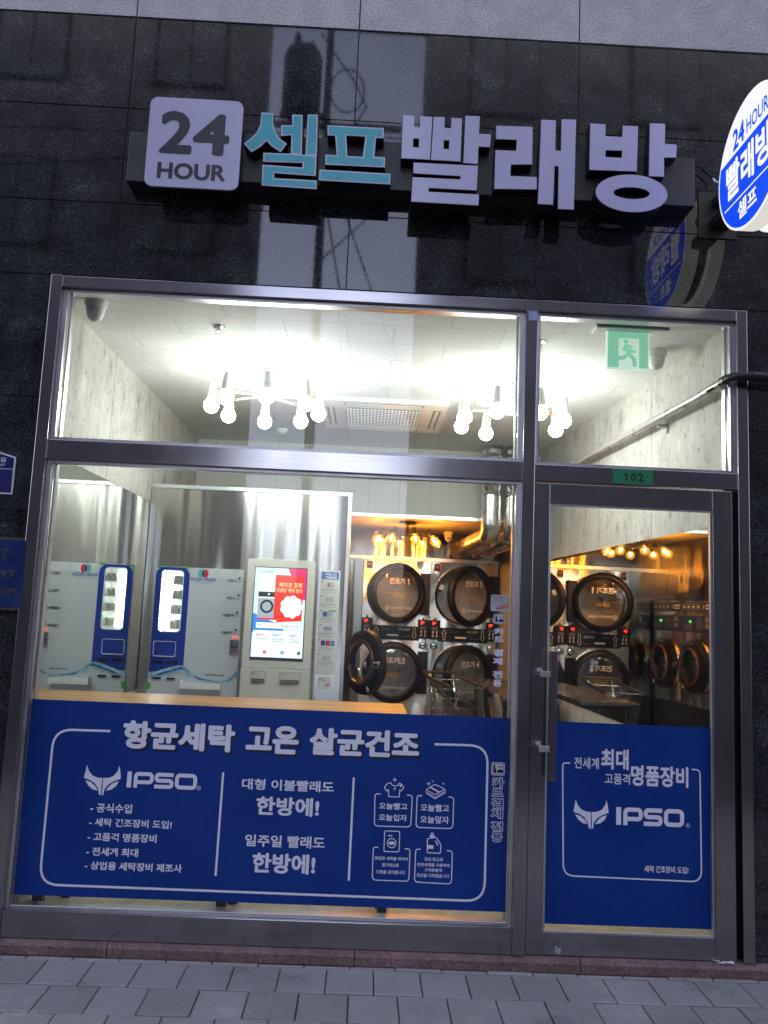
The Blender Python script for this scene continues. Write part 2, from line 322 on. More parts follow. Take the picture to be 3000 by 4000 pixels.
M['pipe_grey'] = mat('grey_gas_pipe_paint', (.42, .43, .44), .3, .3, .05, 6)
M['pipe_black'] = mat('black_gas_pipe_paint', (.012, .012, .014), .35, 0, .3, 20)
M['yellow'] = mat('yellow_gas_label', (.65, .42, .02), .5)
def mk_exit():
    m, t, b = nodes('backlit_exit_green')
    b.inputs['Base Color'].default_value = (.02, .35, .2, 1); b.inputs['Roughness'].default_value = .3
    b.inputs['Emission Color'].default_value = (.30, .66, .46, 1); b.inputs['Emission Strength'].default_value = .12
    return m
M['exit_green'] = mk_exit(); M['exit_white'] = mat('backlit_exit_white', (.7, .75, .7), .3, 0, 0, 1, 0, 1, (.56, .74, .60), .14)
M['smoke_dark'] = mat('lens_black', (.01, .01, .01), .1)

# ------------------------------------------------------------------ mesh helpers
BASE = {}
class Fr:                 # a drawing frame on a flat face: origin, u (reading direction), v (up); normal u x v
    def __init__(s, o, u, v): s.o, s.u, s.v = Vector(o), Vector(u).normalized(), Vector(v).normalized(); s.n = s.u.cross(s.v)
    def __call__(s, a, b, h=0.0): return s.o + s.u*a + s.v*b + s.n*h
    def lift(s, h): return Fr(s.o + s.n*h, s.u, s.v)
def wallfr(y): return Fr((0, y, 0), (1, 0, 0), (0, 0, 1))
class MB:
    def __init__(s): s.v, s.f, s.m, s.tone = [], [], [], []
    def face(s, pts, m=0):
        i = len(s.v); s.v += [Vector(p) for p in pts]; s.f.append(list(range(i, i+len(pts)))); s.m.append(m); return s
    def grid(s, rows, m=0, closed=False):
        i = len(s.v); n = len(rows[0])
        for r in rows: s.v += [Vector(p) for p in r]
        for a in range(len(rows)-1):
            for b in range(n if closed else n-1):
                c = (b+1) % n
                s.f.append([i+a*n+b, i+a*n+c, i+(a+1)*n+c, i+(a+1)*n+b]); s.m.append(m)
        return s
    def box(s, x0, x1, y0, y1, z0, z1, m=0, xf=None):
        c = [Vector(p) for p in ((x0, y0, z0), (x1, y0, z0), (x1, y1, z0), (x0, y1, z0), (x0, y0, z1), (x1, y0, z1), (x1, y1, z1), (x0, y1, z1))]
        if xf: c = [xf(p) for p in c]
        i = len(s.v); s.v += c
        for q in ((0, 3, 2, 1), (4, 5, 6, 7), (0, 1, 5, 4), (1, 2, 6, 5), (2, 3, 7, 6), (3, 0, 4, 7)): s.f.append([i+k for k in q]); s.m.append(m)
        return s
    def tube(s, pts, r, n=8, m=0, cap=True):
        pts = [Vector(p) for p in pts]; rows = []; up = None
        rr = r if isinstance(r, (list, tuple)) else [r]*len(pts)
        for k, p in enumerate(pts):
            d = (pts[min(k+1, len(pts)-1)] - pts[max(k-1, 0)]).normalized()
            if up is None: up = Vector((0, 0, 1)) if abs(d.z) < .9 else Vector((1, 0, 0))
            a = d.cross(up).normalized(); b = a.cross(d); up = b
            rows.append([p + (a*math.cos(t) + b*math.sin(t))*rr[k] for t in [2*math.pi*j/n for j in range(n)]])
        s.grid(rows, m, True)
        if cap: s.face(rows[0], m); s.face(rows[-1][::-1], m)
        return s
    def lathe(s, prof, o, ax, n=32, m=0, mm=None, ref=None):      # prof: (radius, distance along ax)
        o, ax = Vector(o), Vector(ax).normalized()
        a = Vector(ref) if ref else (ax.cross(Vector((0, 0, 1))) if abs(ax.z) < .9 else Vector((1, 0, 0)))
        a = (a - ax*a.dot(ax)).normalized(); b = ax.cross(a)
        rows = [[o + ax*h + (a*math.cos(t) + b*math.sin(t))*max(r, 1e-5) for t in [2*math.pi*j/n for j in range(n)]] for r, h in prof]
        for k in range(len(rows)-1): s.grid(rows[k:k+2], mm[k] if mm else m, True)
        return s
    def sphere(s, c, r, n=16, m=0, sq=1.0):
        return s.lathe([(r*math.sin(math.pi*k/(n//2)), -r*sq*math.cos(math.pi*k/(n//2))) for k in range(n//2+1)], c, (0, 0, 1), n, m)
    def poly(s, pts, fr, m=0, h=0.0): return s.face([fr(a, b, h) for a, b in pts], m)
    def prism(s, pts, fr, d, m=0, ms=None):
        if sum(pts[k-1][0]*pts[k][1]-pts[k][0]*pts[k-1][1] for k in range(len(pts))) < 0: pts = pts[::-1]
        s.poly(pts, fr, m); n = len(pts)
        for k in range(n):
            p, q = pts[k], pts[(k+1) % n]
            s.face([fr(p[0], p[1]), fr(p[0], p[1], -d), fr(q[0], q[1], -d), fr(q[0], q[1])], m if ms is None else ms)
        s.poly(pts[::-1], fr, m if ms is None else ms, -d); return s
    def stroke(s, pts, w, fr, m=0, closed=False):
        pts = [Vector((p[0], p[1])) for p in pts]; n = len(pts); L, Rr = [], []
        for k in range(n):
            a = pts[k-1] if (k > 0 or closed) else pts[k]; b = pts[k]; c = pts[(k+1) % n] if (k < n-1 or closed) else pts[k]
            d1 = (b-a).normalized() if (b-a).length > 1e-9 else (c-b).normalized(); d2 = (c-b).normalized() if (c-b).length > 1e-9 else d1
            t = (d1+d2); t = t.normalized() if t.length > 1e-6 else d1
            nn = Vector((-t.y, t.x)); ln = (w/2)/max(.45, nn.dot(Vector((-d1.y, d1.x))))
            L.append(b+nn*ln); Rr.append(b-nn*ln)
        for k in range(n if closed else n-1):
            j = (k+1) % n; s.face([fr(*Rr[k]), fr(*Rr[j]), fr(*L[j]), fr(*L[k])], m)
        return s
    def disc(s, c, r, fr, m=0, n=24, ry=None, h=0.0):
        ry = ry or r; return s.face([fr(c[0]+r*math.cos(2*math.pi*k/n), c[1]+ry*math.sin(2*math.pi*k/n), h) for k in range(n)], m)
    def circ(s, c, r, w, fr, m=0, n=24): return s.stroke([(c[0]+r*math.cos(2*math.pi*k/n), c[1]+r*math.sin(2*math.pi*k/n)) for k in range(n)], w, fr, m, True)
    def text(s, body, fr, x0, z0, x1, z1, bold=.0, m=0, slant=0.0, fit=True):
        heavy = bold if bold > .0245 else 0.0; vs, fs = glyphs(body, 0.0 if heavy else bold)
        ring = ([(heavy, k*math.pi/6) for k in range(12)] + ([(heavy*.5, k*math.pi/3) for k in range(6)] if heavy > .032 else []) + [(0, 0)]) if heavy else [(0, 0)]
        if not vs: return s
        ax, bx = min(v[0] for v in vs), max(v[0] for v in vs); az, bz = min(v[1] for v in vs), max(v[1] for v in vs)
        i = len(s.v); kx = (x1-x0)/(bx-ax); kz = (z1-z0)/(bz-az)
        if heavy: kx = (x1-x0)/(bx-ax+2*heavy); kz = (z1-z0)/(bz-az+2*heavy); x0 += heavy*kx; z0 += heavy*kz
        for c, (hr, ha) in enumerate(ring):         # heavy weights: the stroke is thickened all round by shifted layers
            ox, oz = hr*math.cos(ha), hr*math.sin(ha); i = len(s.v)
            for v in vs: s.v.append(fr(x0+(v[0]-ax+ox)*kx, z0+(v[1]-az+oz)*kz, c*.00002))
            for f in fs: s.f.append([i+k for k in f]); s.m.append(m)
        return s
    def build(s, name, mats, parent=None, smooth=False, bevel=0.0, seg=2, fixn=False, auto=None):
        mats = mats if isinstance(mats, (list, tuple)) else [mats]
        if parent is None:
            xs = [v.x for v in s.v]; ys = [v.y for v in s.v]; zs = [v.z for v in s.v]
            o = Vector(((min(xs)+max(xs))/2, (min(ys)+max(ys))/2, min(zs)))
        else: o = BASE[parent.name]
        me = bpy.data.meshes.new(name); me.from_pydata([v-o for v in s.v], [], s.f); me.update()
        for k in mats: me.materials.append(k)
        for p, k in zip(me.polygons, s.m): p.material_index = k; p.use_smooth = smooth
        ob = bpy.data.objects.new(name, me); COL.objects.link(ob); BASE[ob.name] = o
        if parent is None: ob.location = o
        else: ob.parent = parent
        if bevel or fixn or smooth:
            bm = bmesh.new(); bm.from_mesh(me)
            bmesh.ops.remove_doubles(bm, verts=bm.verts, dist=1e-5)
            if fixn: bmesh.ops.recalc_face_normals(bm, faces=bm.faces)
            if bevel:
                bmesh.ops.bevel(bm, geom=[e for e in bm.edges if len(e.link_faces) == 2 and e.calc_face_angle(0) > .5], offset=bevel, segments=seg, affect='EDGES', profile=.5)
            bm.to_mesh(me); bm.free()
        if smooth:
            try: me.set_sharp_from_angle(angle=R_(auto or 40))
            except Exception: pass
        return ob
GL = {}
def glyphs(body, bold):
    k = (body, round(bold, 3))
    if k not in GL:
        c = bpy.data.curves.new('lettering_curve', 'FONT'); c.body = body; c.offset = bold; c.resolution_u = 3
        o = bpy.data.objects.new('lettering_curve', c); me = bpy.data.meshes.new_from_object(o)
        GL[k] = ([(v.co.x, v.co.y) for v in me.vertices], [list(p.vertices) for p in me.polygons])
        bpy.data.objects.remove(o); bpy.data.meshes.remove(me); bpy.data.curves.remove(c)
    return GL[k]
def thing(name, label, cat, loc, group=None):
    o = bpy.data.objects.new(name, None); COL.objects.link(o); o.location = loc; o.empty_display_size = .1
    BASE[o.name] = Vector(loc); return tag(o, label, cat, group)
def tag(o, label, cat, group=None):
    o['label'] = label; o['category'] = cat
    if group: o['group'] = group
    return o
def struct(o): o['kind'] = 'structure'; return o
def copy_tree(o, parent=None):
    c = o.copy(); COL.objects.link(c); BASE[c.name] = BASE[o.name]
    if parent: c.parent = parent
    for ch in list(o.children): copy_tree(ch, c)
    return c
def box2(fn, tl, br, y):                 # bounding box (x0, z0, x1, z1) of a mark on the plane Y = y
    a, b = PY(fn(*tl), y), PY(fn(*br), y); return a.x, b.z, b.x, a.z
def pts(fn, ps, y): return [(p.x, p.z) for p in (PY(fn(*q), y) for q in ps)]
def rrect(x0, z0, x1, z1, r, n=4):
    o = []
    for cx, cz, a0 in ((x1-r, z1-r, 0), (x0+r, z1-r, 90), (x0+r, z0+r, 180), (x1-r, z0+r, 270)):
        for k in range(n+1): t = R_(a0+90*k/n); o.append((cx+r*math.cos(t), cz+r*math.sin(t)))
    return o
def rpath(ps, r, n=4):                   # round the inner corners of an open path
    o = [ps[0]]
    for a, b, c in zip(ps, ps[1:], ps[2:]):
        a, b, c = Vector(a), Vector(b), Vector(c); rr = min(r, (a-b).length*.5, (c-b).length*.5)
        p, q = b+(a-b).normalized()*rr, b+(c-b).normalized()*rr
        for k in range(n+1):
            t = k/n; x = p*(1-t)**2 + b*2*t*(1-t) + q*t*t; o.append((x.x, x.y))
    o.append(ps[-1]); return o
def offset_poly(ps, d):                  # inset (d > 0) of a counter-clockwise outline
    if sum(ps[k-1][0]*ps[k][1]-ps[k][0]*ps[k-1][1] for k in range(len(ps))) < 0: ps = ps[::-1]
    n = len(ps); o = []
    for k in range(n):
        a, b, c = Vector(ps[k-1]), Vector(ps[k]), Vector(ps[(k+1) % n])
        d1, d2 = (b-a).normalized(), (c-b).normalized(); n1, n2 = Vector((-d1.y, d1.x)), Vector((-d2.y, d2.x))
        t = n1+n2; t = t.normalized() if t.length > 1e-6 else n1
        q = b + t*(d/max(.35, t.dot(n1))); o.append((q.x, q.y))
    return o
def ccw(ps): return ps if sum(ps[k-1][0]*ps[k][1]-ps[k][0]*ps[k-1][1] for k in range(len(ps))) > 0 else ps[::-1]
def holed(outer, hole):                  # one outline that walks round the hole
    outer, hole = ccw(outer), ccw(hole)[::-1]
    i, j = min(((a, b) for a in range(len(outer)) for b in range(len(hole))), key=lambda t: (Vector(outer[t[0]])-Vector(hole[t[1]])).length)
    return outer[:i+1] + hole[j:] + hole[:j+1] + outer[i:]
def star(mb, c, r, fr, m=0):
    o = []
    for k in range(8):
        rr = r if k % 2 == 0 else r*.3; t = math.pi*k/4; o.append((c[0]+rr*math.cos(t), c[1]+rr*math.sin(t)))
    mb.poly(o, fr, m)

# ================================================================== THE SETTING
# --- pavement: separate slabs laid in running bond on dark sand
def pavement():
    mb = MB(); rnd = random.Random(3); rows = [(-.028, -.058)] + [(-.062-.219*k, -.277-.219*k) for k in range(14)]
    tones = []
    for k, (ya, yb) in enumerate(rows):
        off = (.0, -.086, .01)[min(k, 2)] if k < 3 else (.105 if k % 2 else 0)
        x = -3.6 + off - (.2*(18)-3.6) + (-.187 if k == 0 else (-.086 if k % 2 else -.19)) - off
        while x < 3.8:
            dz = rnd.uniform(-.0025, .0025); g = rnd.uniform(.0015, .003)
            t = rnd.uniform(.86, 1.08); n0 = len(mb.f)
            e = [rnd.uniform(-.0014, .0014) for _ in range(4)]; c = .004
            P = [(x+g, yb+g+e[0]), (x+.2-g, yb+g+e[1]), (x+.2-g, ya-g+e[2]), (x+g, ya-g+e[3])]
            I = [(x+g+c, yb+g+c+e[0]), (x+.2-g-c, yb+g+c+e[1]), (x+.2-g-c, ya-g-c+e[2]), (x+g+c, ya-g-c+e[3])]
            if ya-yb < .05: I = [(a, min(max(b, yb+g+.002), ya-g-.002)) for a, b in I]
            mb.face([(a, b, dz) for a, b in I])
            for j in range(4):
                q = (j+1) % 4; mb.face([(*P[j], dz-.004), (*P[q], dz-.004), (*I[q], dz), (*I[j], dz)])
                mb.face([(*P[j], -.03), (*P[q], -.03), (*P[q], dz-.004), (*P[j], dz-.004)])
            tones += [t]*(len(mb.f)-n0); x += .2
    o = mb.build('pavement', M['paver'])
    at = o.data.color_attributes.new('tone', 'FLOAT_COLOR', 'CORNER')
    for p in o.data.polygons:
        for l in p.loop_indices: at.data[l].color = (tones[p.index],)*3 + (1,)
    return struct(o)
pavement()
struct(MB().box(-60, 60, -3.25, .3, -.3, -.012).build('ground', M['soil']))
struct(MB().box(-60, 60, -60, -3.25, -.3, -.03).build('road', M['asphalt']))
# --- doorstep of red granite
t = thing('doorstep', 'worn red granite step running under the shop window and the glass door', 'step', (0, 0, 0))
mb = MB(); x = -2.4; rnd = random.Random(5)
for L in (1.35, 1.08, 1.0, 1.9):
    fr = Fr((x, 0, 0), (0, 1, 0), (0, 0, 1)); z1 = rnd.uniform(-.001, .001)
    prof = [(-.026, .0), (-.03, .002), (-.03, .038+z1), (-.026, .043+z1), (.0, .0575+z1), (.14, .0575+z1), (.14, -.02), (-.02, -.02)]
    mb.prism(prof, Fr((x+L-.002, 0, 0), (0, 1, 0), (0, 0, 1)), L-.004); x += L
mb.build('step_slabs', M['granite_red'], t)
mb = MB(); rnd = random.Random(9)
for k in range(7):
    cx, cyy = 1.66+rnd.uniform(-.05, .05), -.008+rnd.uniform(-.008, .012)
    mb.face([(cx+rnd.uniform(-.03, .03), cyy+rnd.uniform(-.012, .012), .0585+rnd.uniform(0, .012)) for _ in range(4)])
tag(mb.build('crumpled_paper', M['paper']), 'crumpled scrap of white paper on the step beside the door jamb', 'litter')

# --- shop building
B = thing('shop_building', 'shop building clad in polished dark granite below a pale grey granite band', 'building', (0, 0, 0))
JX = [-3.547, -2.417, -1.287, -.157, .973, 2.103, 3.233, 4.363]; JZ = [-.1, .089, .689, 1.289, 1.889, 2.489, 3.098, 3.481, 3.984, 4.476]
OX0, OX1, OZ = -1.584, 1.822, 3.098
mb = MB(); g = .003; rnd = random.Random(2)
def panel(x0, x1, z0, z1, m=0, y1=.035):
    d = rnd.uniform(-.0008, .0008); a, b = rnd.uniform(-.0006, .0006), rnd.uniform(-.0006, .0006)
    mb.grid([[(x0+g, d, z0+g), (x1-g, d+a, z0+g)], [(x0+g, d+b, z1-g), (x1-g, d+a+b, z1-g)]], m)
    for p, q in (((x0+g, z0+g), (x0+g, z1-g)), ((x1-g, z1-g), (x1-g, z0+g)), ((x0+g, z1-g), (x1-g, z1-g)), ((x1-g, z0+g), (x0+g, z0+g))):
        mb.face([(p[0], d+.001, p[1]), (p[0], .02, p[1]), (q[0], .02, q[1]), (q[0], d+.001, q[1])], m)
for za, zb in zip(JZ, JZ[1:]):
    if za >= OZ-.01:
        for xa, xb in zip(JX, JX[1:]): panel(xa, xb, za, zb)
    else:
        panel(-3.547, OX0-1.0, za, zb); panel(OX0-1.0, OX0, za, zb); panel(OX1, 2.9, za, zb); panel(2.9, 4.363, za, zb)
mb.build('granite_cladding', M['granite'], B)
mb = MB(); g = .0035
for za, zb in ((4.482, 5.38), (5.38, 6.3), (6.3, 7.2)):
    for xa, xb in zip(JX, JX[1:]): panel(xa, xb, za, zb)
mb.build('granite_band', M['granite_grey'], B)
mb = MB()
mb.box(-3.55, 4.37, .012, .22, OZ+.002, 7.2); mb.box(-3.55, OX0-.004, .012, .22, -.1, OZ); mb.box(OX1+.004, 4.37, .012, .22, -.1, OZ)
mb.build('joint_backing', M['grout'], B)
mb = MB(); mb.box(-26, 26, .24, 7.5, 3.35, 14.6); mb.box(-26, -2.2, .24, 7.5, -.1, 3.34); mb.box(2.4, 26, .24, 7.5, -.1, 3.34); mb.box(-2.2, 2.4, 6.2, 7.5, -.1, 3.34)
mb.build('sun_blocking_storeys', M['opp_wall2'], B)  # unseen storeys and side blocks, widened and raised to keep sun off the street

# --- interior shell
ZC = 3.068; XL = -1.62
struct(MB().box(-1.75, 1.95, .09, 5.9, -.05, .03).build('floor', M['floor']))
struct(MB().box(-1.75, 1.95, .125, 3.62, ZC, ZC+.05).build('ceiling', M['ceil']))
o = MB().box(-.02, 0, 0, 5.8, .02, 3.08).build('left_wall', M['concrete']); o.location = (XL-.01, 3.0, .02); struct(o)
mb = MB(); mb.face([(wall_x(.1), .1, .02), (wall_x(5.8), 5.8, .02), (wall_x(5.8), 5.8, 3.1), (wall_x(.1), .1, 3.1)][::-1])
mb.face([(wall_x(.1)+.1, .1, .02), (wall_x(5.8)+.1, 5.8, .02), (wall_x(5.8)+.1, 5.8, 3.1), (wall_x(.1)+.1, .1, 3.1)])
struct(mb.build('right_wall', M['concrete']))
ZA = 2.425
struct(MB().box(-1.75, 1.75, 3.62, 3.66, ZA, ZC+.04).build('soffit', M['soffit']))
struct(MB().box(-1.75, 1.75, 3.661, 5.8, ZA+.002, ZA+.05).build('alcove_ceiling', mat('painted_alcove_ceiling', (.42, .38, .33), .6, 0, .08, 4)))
struct(MB().box(-1.75, 1.7, 5.85, 5.9, .02, 2.46).build('back_wall', M['drum_back']))
# thin metal edge along the soffit
struct(MB().box(-.6, 1.62, 3.605, 3.618, ZA-.018, ZA+.012).build('soffit_edge_trim', M['alu_trim']))

# ================================================================== SHOP WINDOW (frame, panes, film)
W = thing('shop_window', 'large stainless framed shop window with blue printed film along its lower part', 'window', (-.4, 0, .06))
YG = .045
MB().box(-1.581, -1.525, -.014, .1, .06, 3.094).build('jamb', M['steel_frame'], W, bevel=.0025)
MB().box(1.765, 1.818, -.014, .1, .06, 3.09).build('jamb', M['steel_frame'], W, bevel=.0025)
MB().box(.7275, .786, -.012, .1, .06, 3.036).build('mullion', M['steel_frame'], W, bevel=.0025)
mb = MB(); mb.box(-1.525, 1.765, -.010, .1, 3.036, 3.092); mb.build('head_rail', M['steel_rail'], W, bevel=.0025)
mb = MB(); mb.box(-1.525, .7275, -.006, .1, 2.192, 2.286); mb.build('transom', M['steel_rail'], W, bevel=.0025)
mb = MB(); mb.box(.786, 1.765, -.006, .1, 2.196, 2.276); trd = mb.build('door_transom', M['steel_rail'], W, bevel=.0025)
mb = MB(); mb.box(-1.525, .7275, -.006, .1, .06, .172); mb.build('sill_rail', M['steel_rail'], W, bevel=.0025)
for x0, x1, z0, z1 in ((-1.525, .7275, .172, 2.192), (-1.525, .7275, 2.286, 3.036), (.786, 1.765, 2.276, 3.036)):
    b, d = .020, .008; mb = MB()
    mb.box(x0, x0+b, .016, YG-.002, z0, z1); mb.box(x1-b, x1, .016, YG-.002, z0, z1)
    mb.box(x0+b, x1-b, .016, YG-.002, z1-b*.8, z1); mb.box(x0+b, x1-b, .016, YG-.002, z0, z0+b*.8)
    mb.box(x0+b, x0+b+d, YG+.012, .095, z0, z1); mb.box(x1-b-d, x1-b, YG+.012, .095, z0, z1)
    mb.box(x0+b+d, x1-b-d, YG+.012, .095, z1-d, z1); mb.box(x0+b+d, x1-b-d, YG+.012, .095, z0, z0+d)
    mb.build('glazing_bead', M['steel_light'], W, bevel=.0015, seg=1)
for x0, x1, z0, z1 in ((-1.51, .712, .182, 2.182), (-1.51, .712, 2.296, 3.026), (.8, 1.752, 2.286, 3.026)):
    MB().box(x0, x1, YG, YG+.01, z0, z1).build('window_pane', M['glass'], W)
# number sticker on the rail above the door
x0, z0, x1, z1 = box2(c4, (738, 48), (998, 155), -.0075)
fr = wallfr(-.0075); mb = MB(); mb.prism(rrect(x0, z0, x1, z1, .002), fr, .001); ns = mb.build('number_sticker', M['green_plate'], W)
x0, z0, x1, z1 = box2(c4, (806, 78), (938, 135), -.0085); w1 = x1-x0; h1 = z1-z0; f1 = wallfr(-.0085)
MB().poly([(x0+w1*.10, z0), (x0+w1*.19, z0), (x0+w1*.19, z1), (x0+w1*.12, z1), (x0, z0+h1*.80), (x0, z0+h1*.66), (x0+w1*.10, z0+h1*.75)], f1).text('0', f1, x0+w1*.34, z0, x0+w1*.63, z1, .022).text('2', f1, x0+w1*.70, z0, x1, z1, .022).build('lettering', M['ink'], ns)
# --- blue film of the main window
YF, YT = YG-.0012, YG-.0024
q = [PY(cE(180, 48), YF), PY(cF(1655, 160), YF)]
fx0, fx1, fz1, fz0 = -1.503, .705, 1.078, .222
mb = MB(); mb.poly([(fx0, fz0), (fx1, fz0), (fx1, fz1), (fx0, fz1)], wallfr(YF)); film = mb.build('window_film', M['film_blue'], W)
ft, fs_ = wallfr(YT), wallfr(YT+.0005)
L1, L2 = MB(), MB()
def T(mb, body, fn, tl, br, bold=.022, fr=ft, y=YT, m=0, slant=0):
    x0, z0, x1, z1 = box2(fn, tl, br, y); mb.text(body, fr, x0, z0, x1, z1, bold, m, slant)
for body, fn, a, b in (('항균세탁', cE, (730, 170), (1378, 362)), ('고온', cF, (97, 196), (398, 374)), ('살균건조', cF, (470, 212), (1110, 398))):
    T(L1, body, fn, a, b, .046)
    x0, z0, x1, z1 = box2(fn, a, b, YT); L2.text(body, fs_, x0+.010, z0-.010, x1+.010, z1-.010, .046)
for body, a, b in (('- 공식수입', (535, 657), (775, 722)), ('- 세탁 건조장비 도입!', (527, 745), (1010, 812)), ('- 고품격 명품장비', (518, 830), (920, 895)), ('- 전세계 최대', (510, 917), (812, 978)), ('- 상업용 세탁장비 제조사', (502, 1000), (1070, 1070))):
    T(L1, body, cE, a, b, .024)
for body, a, b, bd in (('대형 이불빨래도', (70, 512), (608, 598), .022), ('한방에!', (155, 618), (520, 742), .034), ('일주일 빨래도', (88, 842), (555, 930), .022), ('한방에!', (132, 950), (497, 1082), .034)):
    T(L1, body, cF, a, b, bd)
for body, a, b in (('오늘빨고', (877, 655), (1042, 700)), ('오늘입자', (875, 722), (1040, 768)), ('오늘빨고', (1122, 663), (1288, 712)), ('오늘덮자', (1120, 732), (1287, 782)),
                   ('청결한 세탁을 위하여', (850, 972), (1045, 1000)), ('정기적으로', (893, 1012), (992, 1038)), ('드럼을 관리합니다', (860, 1052), (1028, 1080)),
                   ('국내 최고의', (1142, 977), (1250, 1005)), ('천연세제를 사용하여', (1100, 1010), (1290, 1038)), ('고객분들께', (1143, 1042), (1245, 1066)), ('최선을 다하겠습니다', (1098, 1072), (1288, 1102))):
    T(L1, body, cF, a, b, .020)
L1.stroke(rpath(pts(cE, [(650, 235), (318, 224)], YT) + pts(cE, [(231, 1138)], YT) + pts(cF, [(1496, 1238), (1517, 322), (1203, 312)], YT), .085, 8), .0100, ft)
for fn, a, b in ((cE, (1315, 478), (1270, 1088)), (cF, (727, 508), (697, 1116))): L1.stroke(pts(fn, [a, b], YT), .0095, ft)
for ps in ([(885, 605), (852, 604), (848, 794), (1062, 800), (1072, 614), (1040, 611)], [(1130, 616), (1100, 615), (1093, 802), (1310, 810), (1316, 626), (1285, 623)],
           [(872, 920), (842, 918), (835, 1112), (1052, 1120), (1058, 930), (1028, 928)], [(1122, 931), (1092, 930), (1084, 1124), (1302, 1136), (1308, 942), (1275, 939)]):
    L1.stroke(rpath(pts(cF, ps, YT), .018, 4), .0042, ft)
L1.stroke(pts(cF, [(945, 537), (952, 552), (970, 560), (988, 553), (995, 541), (1008, 548), (1022, 568), (1006, 588), (997, 582), (994, 624), (932, 620), (932, 580), (920, 588), (907, 566), (922, 546), (945, 537)], YT), .0036, ft)
for c, r in (((968, 522), .012), ((1003, 556), .011), ((968, 575), .009), ((1168, 545), .011), ((1191, 530), .006), ((1255, 545), .007)): star(L1, pts(cF, [c], YT)[0], r, ft)
L1.stroke(rpath(pts(cF, [(1180, 597), (1153, 580), (1204, 548), (1263, 577), (1207, 610), (1170, 590)], YT), .008), .0036, ft)
L1.stroke(pts(cF, [(1153, 580), (1154, 600), (1206, 634), (1266, 598), (1263, 577)], YT), .0036, ft); L1.stroke(pts(cF, [(1178, 566), (1232, 595)], YT), .007, ft)
L1.stroke(pts(cF, [(1160, 598), (1207, 624), (1258, 594)], YT), .0028, ft)
a = pts(cF, [(904, 944), (998, 826)], YT); L1.stroke(rrect(a[0][0], a[0][1], a[1][0], a[1][1], .007), .0038, ft, 0, True)
c = pts(cF, [(950, 895)], YT)[0]; L1.circ(c, .020, .0036, ft); L1.disc(c, .0155, ft, 0, 16, .008, 0); L1.disc((c[0]-.013, c[1]+.032), .004, ft, 0, 10); L1.disc((c[0]-.002, c[1]+.032), .004, ft, 0, 10)
L1.stroke(rpath(pts(cF, [(1160, 950), (1160, 868), (1214, 862), (1240, 905), (1238, 955), (1158, 951)], YT), .006), .004, ft); L1.poly(pts(cF, [(1175, 846), (1203, 848), (1203, 862), (1175, 860)], YT), ft)
L1.poly(pts(cF, [(1180, 834), (1198, 835), (1198, 844), (1180, 843)], YT), ft); L1.poly(pts(cF, [(1162, 905), (1196, 908), (1196, 930), (1162, 928)], YT), ft); L1.stroke(pts(cF, [(1208, 880), (1222, 908)], YT), .005, ft)
def emblem(mb, fr, dx=0.0, dz=0.0, k=1.0):
    c = pts(cE, [(603, 520)], YT)[0]
    def g(ps): return [((x-c[0])*k+c[0]+dx, (z-c[1])*k+c[1]+dz) for x, z in pts(cE, ps, YT)]
    mb.poly(g([(514, 433), (522, 466), (545, 497), (575, 509), (603, 512), (598, 560), (593, 612), (583, 611), (578, 575), (560, 543), (530, 522), (494, 510), (505, 470)]), fr)
    mb.poly(g([(704, 438), (694, 470), (670, 499), (640, 510), (607, 512), (605, 560), (599, 612), (608, 612), (615, 578), (637, 551), (672, 530), (712, 516), (710, 478)]), fr)
    mb.poly(g([(503, 524), (535, 535), (560, 557), (576, 585), (545, 578), (520, 556)]), fr); mb.poly(g([(700, 530), (668, 540), (642, 560), (622, 586), (655, 580), (683, 560)]), fr)
def wordmark(mb, fr, x0, z0, x1, z1):       # wide square-shouldered capitals I P S O
    h = z1-z0; w = (x1-x0); s = h*.24; u = w/3.98
    mb.poly([(x0, z0), (x0+s*1.2, z0), (x0+s*1.2, z1), (x0, z1)], fr)
    a = x0+s*1.2+u*.13
    mb.stroke(rpath([(a+s/2, z0), (a+s/2, z1-s/2), (a+u*1.02, z1-s/2), (a+u*1.02, z0+h*.36), (a+s*1.01, z0+h*.36)], h*.2), s, fr)
    a += u*1.02+s/2+u*.06; e = a+u*.98
    mb.stroke(rpath([(e+s*.4, z1-s/2), (a+s/2, z1-s/2), (a+s/2, z0+h*.5), (e, z0+h*.5), (e, z0+s/2), (a, z0+s/2)], h*.17), s, fr)
    a = e+s/2+u*.08; e = x1-s/2
    mb.stroke(rrect(a+s/2, z0+s/2, e, z1-s/2, h*.2), s, fr, 0, True)
emblem(L1, ft)
x0, z0, x1, z1 = box2(cE, (752, 473), (1157, 582), YT); wordmark(L1, ft, x0, z0, x1, z1)
c = pts(cE, [(1171, 570)], YT)[0]; L1.circ(c, .0088, .0016, ft); L1.text('R', ft, c[0]-.0038, c[1]-.005, c[0]+.0042, c[1]+.005, .01)
